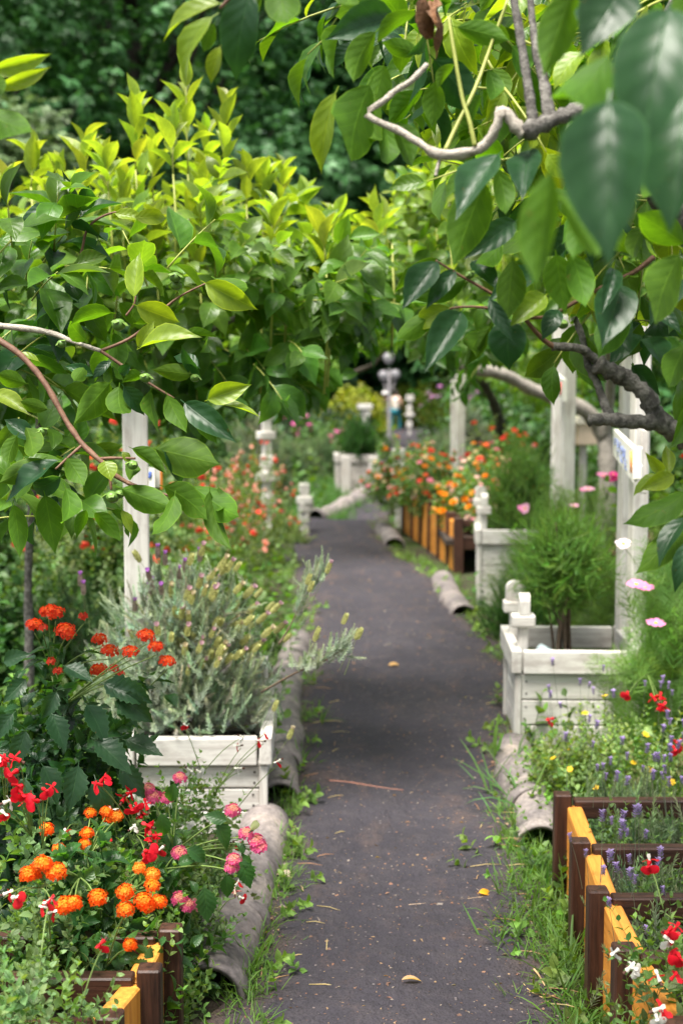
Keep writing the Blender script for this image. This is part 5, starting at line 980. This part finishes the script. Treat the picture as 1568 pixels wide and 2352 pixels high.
# zinnias, marigolds and red salvias in the farther right bed
for k, (px, d, rx, h, n, ms, lab) in enumerate(((905, 13.2, .30, .82, 26, ZC, 'red and pink zinnias at the path side end of the farther right bed'), (960, 12.6, .34, .88, 34, ZC, 'red and cream zinnias in the middle of the farther right bed'), (1030, 12.0, .34, .86, 34, ZC, 'pink and orange zinnias at the right of the farther right bed'), (985, 11.6, .27, .66, 22, MG + ZC[3:5], 'orange marigolds at the front of the farther right bed'), (1055, 11.2, .26, .62, 18, MG[:1] + ZC[2:4], 'pink zinnias and marigolds next to the second white planter'), (1090, 13.4, .34, .95, 26, ZC[:3], 'red zinnias behind the second white planter'))):
    x, y = on(px, d); x += .30 if k > 1 else .10 * k; l, p, o = shrub('zinnia_plant' if k != 3 else 'marigold_plant', lab, 'flowering plant', (x, y, gz(x, y) + .2), rx, rx, h - .15, SP_BRO, 170, .85, (.11, .21, .06), M_SOFT, 'zinnia plants', .5, .3, 0, .25, 8, M_STEM); flowers(l, p, o, ms, int(n * 2.2), .07, .85, zmin=.12, tilt=.7)
RS = [flower_mesh(salvia_f((.82, .07, .04), (.8, .1, .06), seed=s, big=1.3), 'flower') for s in (21, 22)]
def red_salvia(lab, px, d, rx, h, n, nf, tint=(.13, .20, .08), ms=RS, s=2.0):
    x, y = on(px, d); l, p, o = shrub('salvia_plant', lab, 'flowering plant', (x, y, gz(x, y)), rx, rx, h, SP_SAL, n, 1.2, tint, M_SOFT, 'red salvias', .65, .2, 0, .02, 8, M_STEM, sr=.003); flowers(l, p, o, ms, nf, .07, s, zmin=.3, r=.002)
red_salvia('red salvia haze of small flowers behind the zinnia bed', 965, 15.2, .5, .72, 240, 50)
red_salvia('bright red salvia spikes behind the farthest white post', 1120, 13.5, .3, 1.12, 140, 30)
red_salvia('coral red salvia on the left, nearest to the lavender planter', 520, 9.6, .34, .98, 260, 100, s=1.2, ms=RS[:1] + [flower_mesh(salvia_f((.82, .32, .24), (.8, .45, .36), seed=k, big=1.3), 'flower') for k in (25, 27)])
red_salvia('coral red salvia on the left beside the tall stacked block post', 590, 11.2, .36, .98, 260, 100, s=1.2, ms=RS[:1] + [flower_mesh(salvia_f((.80, .34, .26), (.8, .45, .35), seed=26, big=1.3), 'flower')])
red_salvia('red salvia far left seen between the near leaves', 410, 9.0, .4, 1.25, 240, 26, s=1.5); red_salvia('red salvia at the far left behind the white post', 200, 8.6, .5, 1.35, 280, 28, s=1.5)
GB = (.075, .155, .035)
def leafy(lab, px, d, rx, h, n, ts, size, tint, grp='green shrubs of the garden', mat=M_SOFT, name='shrub', **k):
    x, y = on(px, d); return shrub(name, lab, 'shrub', (x, y, gz(x, y)), rx, rx * .8, h, ts, n, size, tint, mat, grp, .5, .3, .15, 0, 8, M_WSTEM, **k)
leafy('broad leaved green shrub left of the path, in front of the coral salvia', 480, 7.9, .38, .62, 260, SP_BRO, 1.1, GB); leafy('pale green low shrub at the far left bend', 640, 12.6, .3, .34, 200, SP_SAL, 1.2, (.20, .29, .11))
leafy('bluish feathery bush at the left behind the scarlet lantana', 140, 6.7, .36, .62, 420, SP_ROSE, 1.3, (.07, .145, .075), mat=M_FINE); leafy('dark green shrub at the left edge under the near leaves', 10, 6.6, .34, .66, 240, SP_BRO, 1., (.045, .12, .03))
leafy('leafy shrub with yellowish leaves at the left edge, low behind the lantana', 60, 5.2, .32, .36, 260, SP_BRO, .9, (.08, .17, .035)); leafy('dense green shrub in the left bed behind the white post', 230, 8.8, .45, .8, 260, SP_BRO, 1.1, (.06, .14, .035)); leafy('bright green plants low in the left bed behind the lavender', 330, 6.4, .38, .34, 240, SP_BRO, .9, (.09, .19, .035))
leafy('mid green shrub filling the left edge beyond the trunk', 20, 9.5, .6, 1.2, 300, SP_BRO, 1.2, (.055, .13, .035)); leafy('green shrub at the left, behind the post and under the branches', 330, 10.5, .5, 1.05, 280, SP_BRO, 1.2, (.07, .15, .045))
leafy('grey green lavender bush on the left before the grey planter', 665, 18.8, .46, .72, 560, SP_LAV, 1.7, (.15, .215, .115), 'lavenders', M_LAV, 'lavender_bush'); leafy('second grey green lavender bush, right next to the grey planter', 740, 19.6, .45, .68, 520, SP_LAV, 1.7, (.13, .20, .10), 'lavenders', M_LAV, 'lavender_bush')
leafy('wide grey green lavender bush behind the zinnias', 1010, 19, .62, .72, 900, SP_LAV, 1.8, (.15, .215, .125), 'lavenders', M_LAV, 'lavender_bush'); leafy('tall hazy lavender bush left of the farthest white post', 1075, 21, .5, 1.05, 600, SP_LAV, 2., (.17, .21, .15), 'lavenders', M_LAV, 'lavender_bush')
leafy('pale grey bush behind the coral salvia under the leaves', 590, 16.5, .5, 1.2, 420, SP_LAV, 1.8, (.17, .22, .14), 'lavenders', M_LAV, 'lavender_bush')
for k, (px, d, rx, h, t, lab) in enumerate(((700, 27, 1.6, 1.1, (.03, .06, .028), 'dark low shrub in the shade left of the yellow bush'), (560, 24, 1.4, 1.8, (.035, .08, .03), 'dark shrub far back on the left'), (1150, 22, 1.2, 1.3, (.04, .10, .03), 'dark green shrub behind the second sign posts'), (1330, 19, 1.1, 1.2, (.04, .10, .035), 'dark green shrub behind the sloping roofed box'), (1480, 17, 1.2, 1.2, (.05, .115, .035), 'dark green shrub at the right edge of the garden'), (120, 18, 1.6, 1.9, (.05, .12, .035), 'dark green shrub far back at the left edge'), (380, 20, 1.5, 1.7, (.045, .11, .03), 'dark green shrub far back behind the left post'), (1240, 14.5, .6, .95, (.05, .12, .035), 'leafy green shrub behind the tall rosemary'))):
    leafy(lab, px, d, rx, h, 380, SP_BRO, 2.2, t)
leafy('yellow green bush glowing at the end of the path', 815, 44, 1.15, 1.5, 900, SP_BRO, 2.8, (.25, .31, .035), name='golden_bush'); leafy('yellow green hedge bush behind the people', 960, 66, 2.1, 1.9, 900, SP_BRO, 4., (.20, .28, .04), name='golden_bush')
x, y = on(700, 24); l, p, o = shrub('phlox_plant', 'pink flowering plants before the dark shrub far back on the left', 'flowering plant', (x, y, gz(x, y)), .9, .5, .75, SP_BRO, 200, 1.6, (.06, .13, .04), M_SOFT, None, .5, .3, 0, .1, 6, M_STEM); flowers(l, p, o, [flower_mesh(daisy((.75, .12, .42), (.8, .4, .1), .05, 8), 'flower')], 26, .1, 1.0)
x, y = on(1050, 30); l, p, o = shrub('buddleia_plant', 'lilac flowering bush behind the lavender haze', 'flowering shrub', (x, y, gz(x, y)), .9, .6, 1.75, SP_BRO, 220, 1.6, (.07, .14, .05), M_SOFT, None, .5, .3, 0, .1, 6, M_STEM); flowers(l, p, o, [flower_mesh(daisy((.60, .25, .62), (.8, .4, .1), .06, 8), 'flower')], 40, .1, .9, zmin=.5)

# ---------------------------------------------------------------- roofed box, lamp, people
x, y = on(1338, 13.5); z0 = gz(x, y); rb = thing('roofed_box', 'small cream wooden box with a sloping roof behind the second sign posts', 'nest box', (x, y, z0)); zt = P(1338, 958, 13.5)[2]
m = Box(); m.add((x, y, zt - .16), (.20, .2, .20), .3, None, .006); m.build('box', plain('cream tan paint', (.62, .48, .36), .6, .1), rb)
m = Box(); m.prism([(-.15, 0), (.15, 0), (.09, .085), (-.09, .085)], -.13, .13, Matrix.Translation((x, y, zt - .06)) @ Matrix.Rotation(.3, 4, 'Z')); m.build('roof', plain('cream roof boards', (.74, .66, .55), .6, .1), rb)
m = Box(); m.add((x, y, (z0 + zt) / 2 - .15), (.06, .06, zt - z0 - .2), .3, None, .004); m.build('post', M_GREYW, rb)

M_LAMP = plainc('grey lamp metal', (.30, .28, .30), .5); m_, nt_ = newmat('frosted lamp globe'); finish(nt_, nd(nt_, 'MixShader', {0: .4, 1: princ(nt_, col=(.74, .72, .76, 1), rough=.3), 2: nd(nt_, 'BsdfTranslucent', {0: (.7, .68, .72, 1)}).outputs[0]}).outputs[0]); M_GLOBE = m_
D_ = 34.; x, y = on(893, D_); z0 = gz(x, y); lp = thing('street_lamp', 'grey garden lamp with three round globes at the far end of the path', 'lamp', (x, y, z0)); zt = P(893, 838, D_)[2]
f = Fol(); f.tube([(x, y, z0 - .05), (x, y, z0 + .3), (x, y, z0 + .32), (x, y, zt - .1)], [.07, .06, .04, .03], sides=12); f.build('pole', M_LAMP, lp)
def globe(px, py, r):
    c = P(px, py, D_); f = Fol(); a = np.linspace(.02, .98, 12); f.tube([c + [0, 0, r * -cos(pi * q)] for q in a], [r * sin(pi * q) for q in a], sides=18); return c, f
for px, py, r in ((892, 822, .13), (880, 862, .115), (907, 860, .115)):
    c, f = globe(px, py, r); gl = f.build('globe', M_GLOBE, lp); f = Fol(); f.tube([c - [0, 0, r * 1.12], c - [0, 0, r * .85]], [.06, .09], sides=10); f.build('holder', M_LAMP, gl)
    if px != 892: f = Fol(); f.tube(smooth_pts([(x, y, c[2] - .34), (x * .5 + c[0] * .5, y, c[2] - .36), c - [0, 0, r * 1.08]], 4), .022, sides=7); f.build('arm', M_LAMP, lp)

def skin_obj(name, verts, edges, rad, mat, parent, root=0, sub=2):
    me = bpy.data.meshes.new(name); me.from_pydata([tuple(v) for v in verts], edges, []); me.update(); o = link(me, name, parent, mat)
    md = o.modifiers.new('skin', 'SKIN'); md.use_smooth_shade = True
    for k, r in enumerate(rad): me.skin_vertices[0].data[k].radius = r if isinstance(r, tuple) else (r, r); me.skin_vertices[0].data[k].use_root = (k == root)
    o.modifiers.new('sub', 'SUBSURF').levels = sub; o.modifiers['sub'].render_levels = sub; return o
def person(label, px, d, h, face, skin, top, legs, hair, sleeve, arms, hat=None, stance=.12, lean=0.):
    x, y = on(px, d); b = np.array([x, y, gz(x, y)]); root = thing('person', label, 'person', b, 'people at the end of the path'); root.rotation_euler = (0, 0, face); k = h / 1.7; WL[root.name] = np.zeros(3)
    J = dict(pel=(0, 0, .95), bel=(0, 0, 1.08), che=(0, lean * .5, 1.28), nb=(0, lean, 1.44), nk=(0, lean - .01, 1.50), hd=(0, lean - .03, 1.60), ht=(0, lean - .01, 1.68))
    for s, (el, wr) in ((1, arms[0]), (-1, arms[1])):
        J.update({f'sh{s}': (s * .18, lean, 1.40), f'el{s}': el, f'wr{s}': wr, f'hip{s}': (s * .09, 0, .90), f'kn{s}': (s * (.09 + stance * .4), -.03 + .05 * s, .50), f'an{s}': (s * (.09 + stance * .6), .02 + .08 * s, .09), f'to{s}': (s * (.10 + stance * .7), -.13 + .08 * s, .035)})
        e, w_ = np.array(el), np.array(wr); J[f'ha{s}'] = tuple(w_ + nrm(w_ - e) * .09)
        for q in range(4): J[f'f{s}{q}'] = tuple(w_ + nrm(w_ - e) * (.15 + .012 * (q in (1, 2))) + np.array([0, .018 * (q - 1.5), -.005]))
        J[f'th{s}'] = tuple(w_ + nrm(w_ - e) * .08 + np.array([0, -.05, 0]))
    E = [('pel', 'bel'), ('bel', 'che'), ('che', 'nb'), ('nb', 'nk'), ('nk', 'hd'), ('hd', 'ht')]
    for s in (1, -1):
        E += [('nb', f'sh{s}'), (f'sh{s}', f'el{s}'), (f'el{s}', f'wr{s}'), (f'wr{s}', f'ha{s}'), ('pel', f'hip{s}'), (f'hip{s}', f'kn{s}'), (f'kn{s}', f'an{s}'), (f'an{s}', f'to{s}'), (f'wr{s}', f'th{s}')] + [(f'ha{s}', f'f{s}{q}') for q in range(4)]
    Rr = dict(pel=(.15, .11), bel=(.13, .10), che=(.155, .11), nb=(.10, .08), nk=(.055, .055), hd=(.085, .10), ht=(.06, .07), sh=.058, el=.042, wr=.028, hip=.085, kn=.055, an=.038, to=.035, ha=.033, f=.009, th=.011)
    def rad(n, g=1.): v = Rr.get(n) or Rr[n.rstrip('0123456789-') if not n.startswith('f') else 'f']; return tuple(a * k * g for a in v) if isinstance(v, tuple) else v * k * g
    def grow(name, names, mat, g, rt):
        ix = {n: i for i, n in enumerate(names)}; return skin_obj(name, [np.array(J[n]) * k for n in names], [(ix[a], ix[c]) for a, c in E if a in ix and c in ix], [rad(n, g) for n in names], mat, root, ix[rt])
    body = grow('body', list(J), skin, 1., 'pel')
    grow('top', ['pel', 'bel', 'che', 'nb'] + [f'{a}{s}' for s in (1, -1) for a in (('sh', 'el') if sleeve else ('sh',))], top, 1.12, 'pel')
    grow('trousers', ['pel'] + [f'{a}{s}' for s in (1, -1) for a in ('hip', 'kn', 'an')], legs, 1.2, 'pel')
    def ball(name, c, r, sq, mat):
        f = Fol(); a = np.linspace(.03, .97, 10); f.tube([np.array(c) * k + np.array([0, 0, -r * k * sq * cos(pi * q)]) for q in a], [r * k * sin(pi * q) for q in a], sides=14); return f.build(name, mat, root)
    ball('hair', (0, lean + .012, 1.635), .108, 1.05, hair)
    if hat is not None:
        f = Fol(); c = np.array([0, lean - .01, 1.66]) * k; f.tube([c, c + [0, 0, .012], c + [0, 0, .02], c + [0, 0, .10], c + [0, 0, .125]], np.array([.19, .19, .115, .10, .05]) * k, sides=18); f.build('hat', hat, root)
    f = Fol()
    for s in (-1, 1): c = np.array([s * .034, lean - .128, 1.605]) * k; f.tube([c - [0, 0, .01], c, c + [0, 0, .01]], [.004, .012, .004], sides=8)
    f.build('eyes', M_DTRUNK, root)
    f = Fol(); c = np.array([0, lean - .125, 1.58]) * k; f.tube([c + [0, .02, .03], c + [0, -.012, .0], c + [0, .02, -.008]], [.01, .015, .006], sides=8); f.tube([np.array([-.03, lean - .112, 1.545]) * k, np.array([0, lean - .12, 1.543]) * k, np.array([.03, lean - .112, 1.545]) * k], [.003, .007, .003], sides=6); f.build('nose_and_mouth', plainc('lips', (.42, .17, .13)), root)
    f = Fol()
    for s in (-1, 1): f.tube([np.array([s * .10, lean, 1.57]) * k, np.array([s * .112, lean + .01, 1.60]) * k, np.array([s * .105, lean + .01, 1.63]) * k], [.01, .016, .01], sides=6)
    f.build('ears', skin, root); return root
SKIN = plainc('skin', (.58, .33, .24)); HAIR = plainc('dark hair', (.02, .015, .013))
person('person in a white hat, dark top and dark trousers behind the far lamp post', 884, 60, 1.62, RAD(200), SKIN, plainc('dark maroon cloth', (.07, .03, .04), .8), plainc('dark navy cloth', (.02, .025, .06), .8), HAIR, True, (((.26, .0, 1.15), (.22, -.12, .92)), ((-.26, .02, 1.15), (-.24, -.08, .90))), plainc('white hat cloth', (.78, .76, .72), .8))
person('person in a cream sleeveless top and teal trousers beside the far lamp post', 908, 57, 1.66, RAD(150), SKIN, plainc('cream cloth', (.75, .66, .58), .8), plainc('teal cloth', (.01, .16, .20), .8), HAIR, False, (((.25, -.05, 1.14), (.20, -.20, 1.0)), ((-.27, .0, 1.16), (-.20, -.16, 1.02))))

# ---------------------------------------------------------------- grass, ground cover, litter
def stuff(f, name, mat, kind='stuff', label=None):
    o = f.build(name, mat, None)
    if o is not None: o['kind'] = kind; o['label'] = label or name; 
    return o
f = Fol()
def tufts(n, xf, y0, y1, spread, ln, tint, ts=BLADE, per=9, lean=.5):
    for _ in range(n):
        y = random.uniform(y0, y1); x = xf(y) + random.gauss(0, spread); m = per
        p = np.array([x, y, gz(x, y) + .005]) + np.c_[rng.normal(0, .02, (m, 2)), np.zeros(m)]; a = rng.uniform(0, 2 * pi, m)
        yv = np.c_[np.cos(a) * lean, np.sin(a) * lean, np.ones(m)] + rng.normal(0, .15, (m, 3)); f.mix(ts, p, yv, np.c_[np.cos(a), np.sin(a), np.zeros(m) + .4] * -1, rng.uniform(.5, 1.2, m) * ln * random.uniform(.6, 1.2), vary(tint, m, .18))
GRT = (.105, .215, .035)
tufts(360, lambda y: pright(y) + .01, 2.2, 4.9, .045, .085, GRT); tufts(30, lambda y: pright(y) + .02, 2.4, 4.3, .05, .14, (.09, .19, .04)); tufts(200, lambda y: pleft(y) + .0, 2.2, 5.9, .025, .07, GRT); tufts(70, lambda y: -.34, 2.45, 3.0, .05, .12, GRT)
tufts(200, lambda y: pright(y) + .06, 4.9, 14, .06, .10, (.12, .22, .04)); tufts(120, lambda y: pleft(y) - .05, 5.9, 14, .05, .10, GRT)
tufts(16, lambda y: pright(y) - .02, 4.8, 5.6, .05, .26, (.10, .20, .06), per=3, lean=.8); tufts(520, lambda y: random.uniform(-.75, .02) + (y - 15) * .08, 15, 19, .1, .17, (.06, .15, .03), per=10)
for (xx, yy_) in [(*G(a, b)[:2],) for a, b in ((560, 2300), (585, 2220), (620, 2130), (640, 2050), (655, 1960), (668, 1850), (690, 1760), (700, 1660), (705, 1560))]: tufts(5, lambda y: xx, yy_ - .08, yy_ + .08, .03, .10, GRT, per=8)
stuff(f, 'grass', M_FINE)
f = Fol()
def cover(n, x0, x1, y0, y1, ts, size, tint, cond=lambda x, y: True):
    x = rng.uniform(x0, x1, n); y = rng.uniform(y0, y1, n); ok = np.array([(a < pleft(b) - (.38 if b < 4.9 else .06) or a > pright(b) + (.62 if 10 < b < 14 else .05)) and not (a > -.8 and a < 0 and b < 3.2) for a, b in zip(x, y)]); x, y = x[ok], y[ok]; m = len(x)
    z = np.array([gz(a, b) for a, b in zip(x, y)]); f.mix(ts, np.c_[x, y, z], np.c_[rng.normal(0, .5, (m, 2)), np.ones(m)], rng.normal(0, .3, (m, 3)) + [0, -.5, .6], rng.uniform(.6, 1.3, m) * size, vary(tint, m, .25))
cover(2600, -2.2, 2.2, 2.4, 6, WEED + SP_SAL, 1.0, (.09, .185, .04)); cover(3600, -3.5, 3.8, 5.5, 14, SP_SAL + SP_BRO, 1.1, (.075, .16, .035)); cover(2600, -9, 9, 14, 30, SP_BRO, 1.8, (.06, .13, .03)); cover(1600, -16, 16, 30, 64, SP_BRO, 3., (.05, .12, .028))
m_ = 420; f.mix(SP_SAL, np.c_[rng.uniform(.72, 1.42, m_), rng.uniform(2.8, 4.2, m_), np.full(m_, .17)], np.c_[rng.normal(0, .5, (m_, 2)), np.ones(m_)], (0, -.4, 1), rng.uniform(.5, 1., m_), vary((.10, .19, .06), m_))
for _ in range(150):  # weeds creeping in from the edges of the path
    s_ = random.random() < .5; y = random.uniform(2.3, 12); x = (pleft(y) + abs(random.gauss(0, .04)) if s_ else pright(y) - abs(random.gauss(0, .05))); f.mix(WEED, np.array([[x, y, gz(x, y) + .012]]), np.array([[random.uniform(-1, 1), random.uniform(-1, .3), .5]]), (0, 0, 1), random.uniform(.6, 1.2), vary((.12, .22, .05), 1))
stuff(f, 'ground_cover', M_SOFT)
f = Fol(); N = 6500; y = 2.3 + 11 * rng.random(N) ** 1.3; t = rng.random(N); t = np.where(rng.random(N) < .6, np.where(rng.random(N) < .35, t ** 3 * .5, 1 - t ** 2.2 * .6), t); x = np.array([pleft(b) + (pright(b) - pleft(b)) * a for a, b in zip(t, y)])
z = np.array([gz(a, b) + path_z(a, b) for a, b in zip(x, y)]) + .018; cols = np.array([(.34, .19, .13), (.28, .14, .10), (.40, .27, .17), (.17, .10, .08), (.32, .27, .25)])[rng.integers(0, 5, N)]
f.mix([tiny_leaf(.25), tiny_leaf(.12), tiny_leaf(.4)], np.c_[x, y, z], np.c_[rng.normal(0, 1, (N, 2)), rng.normal(0, .1, N)], np.c_[rng.normal(0, .35, (N, 2)), np.ones(N)], rng.gamma(1.6, .0030, N) + .003, cols)
for _ in range(70): # dry straws
    y0 = random.uniform(2.5, 7); x0 = (pright(y0) - abs(random.gauss(0, .09)) if random.random() < .65 else pleft(y0) + abs(random.gauss(0, .1))); a = random.uniform(-.6, .6) + (0 if random.random() < .7 else 1.2); L_ = random.uniform(.03, .10); zz = gz(x0, y0) + path_z(x0, y0) + .019
    f.tube([(x0, y0, zz), (x0 + L_ * .5 * cos(a), y0 + L_ * .5 * sin(a), zz + .004), (x0 + L_ * cos(a), y0 + L_ * sin(a), zz)], [.0012, .0014, .0008], random.choice([(.5, .34, .2), (.42, .24, .15), (.55, .45, .25)]), 5)
stuff(f, 'litter', M_SOFT)
def pz(q, e=.02): return np.array([q[0], q[1], gz(q[0], q[1]) + path_z(q[0], q[1]) + e])
def stick(label, line, r, mat=M_TWIG, name='twig', group='fallen twigs on the path'):
    pts = [pz(G(*a), .012 + r) for a in line]; root = None; f = Fol(); f.tube(smooth_pts(pts, 5), np.linspace(r, r * .6, (len(pts) - 1) * 5 + 1), sides=7, knob=.12); o = f.build(name, mat); tag(o, label, 'twig', group)
stick('thin reddish twig lying across the middle of the path', [(756, 1815), (810, 1818), (870, 1826), (927, 1829)], .0042, plain('red brown twig', (.30, .13, .09), .6))
stick('pale straw coloured stalk near the yellow leaf on the path', [(1012, 2084), (1050, 2081), (1110, 2078), (1180, 2072)], .003, plain('straw stalk', (.45, .32, .18), .7)); stick('short pale twig lying left of the yellow leaf', [(938, 2097), (962, 2095), (985, 2092)], .003, plain('pale straw', (.5, .36, .25), .7))
stick('dry bent grass stalk at the bottom right of the path', [(1200, 2285), (1215, 2305), (1245, 2325), (1275, 2318)], .0028, plain('dry grass', (.55, .38, .16), .7)); stick('short dry stick lying at the right path edge above the grass', [(1225, 2250), (1235, 2262), (1250, 2290)], .003, plain('dry stick', (.5, .34, .17), .7))
def fallen(label, px, py, sz, col, ang, ts=PERS, curl=.3):
    f = Fol(); q = pz(G(px, py), .026); f.mix(ts, q, (cos(ang), sin(ang), .05), (random.uniform(-.3, .3), random.uniform(-.5, 0), 1), sz, [col]); o = f.build('fallen_leaf', M_SOFT); tag(o, label, 'leaf', 'fallen leaves on the path')
fallen('yellow fallen leaf on the right side of the path', 1099, 2076, .05, (.75, .38, .02), .3); fallen('tan fallen leaf far up the middle of the path', 892, 1540, .06, (.55, .33, .12), .1); fallen('pale star shaped dry leaf near the bottom of the path', 922, 2290, .06, (.55, .36, .20), .4, [strip_leaf(VS, [q * .5 for q in WS], [-1, 0, 1], .6, .8)]); fallen('pale dry leaf at the left path edge beside the front tiles', 640, 2035, .07, (.6, .5, .4), .2)
x, y = on(858, 13.6)
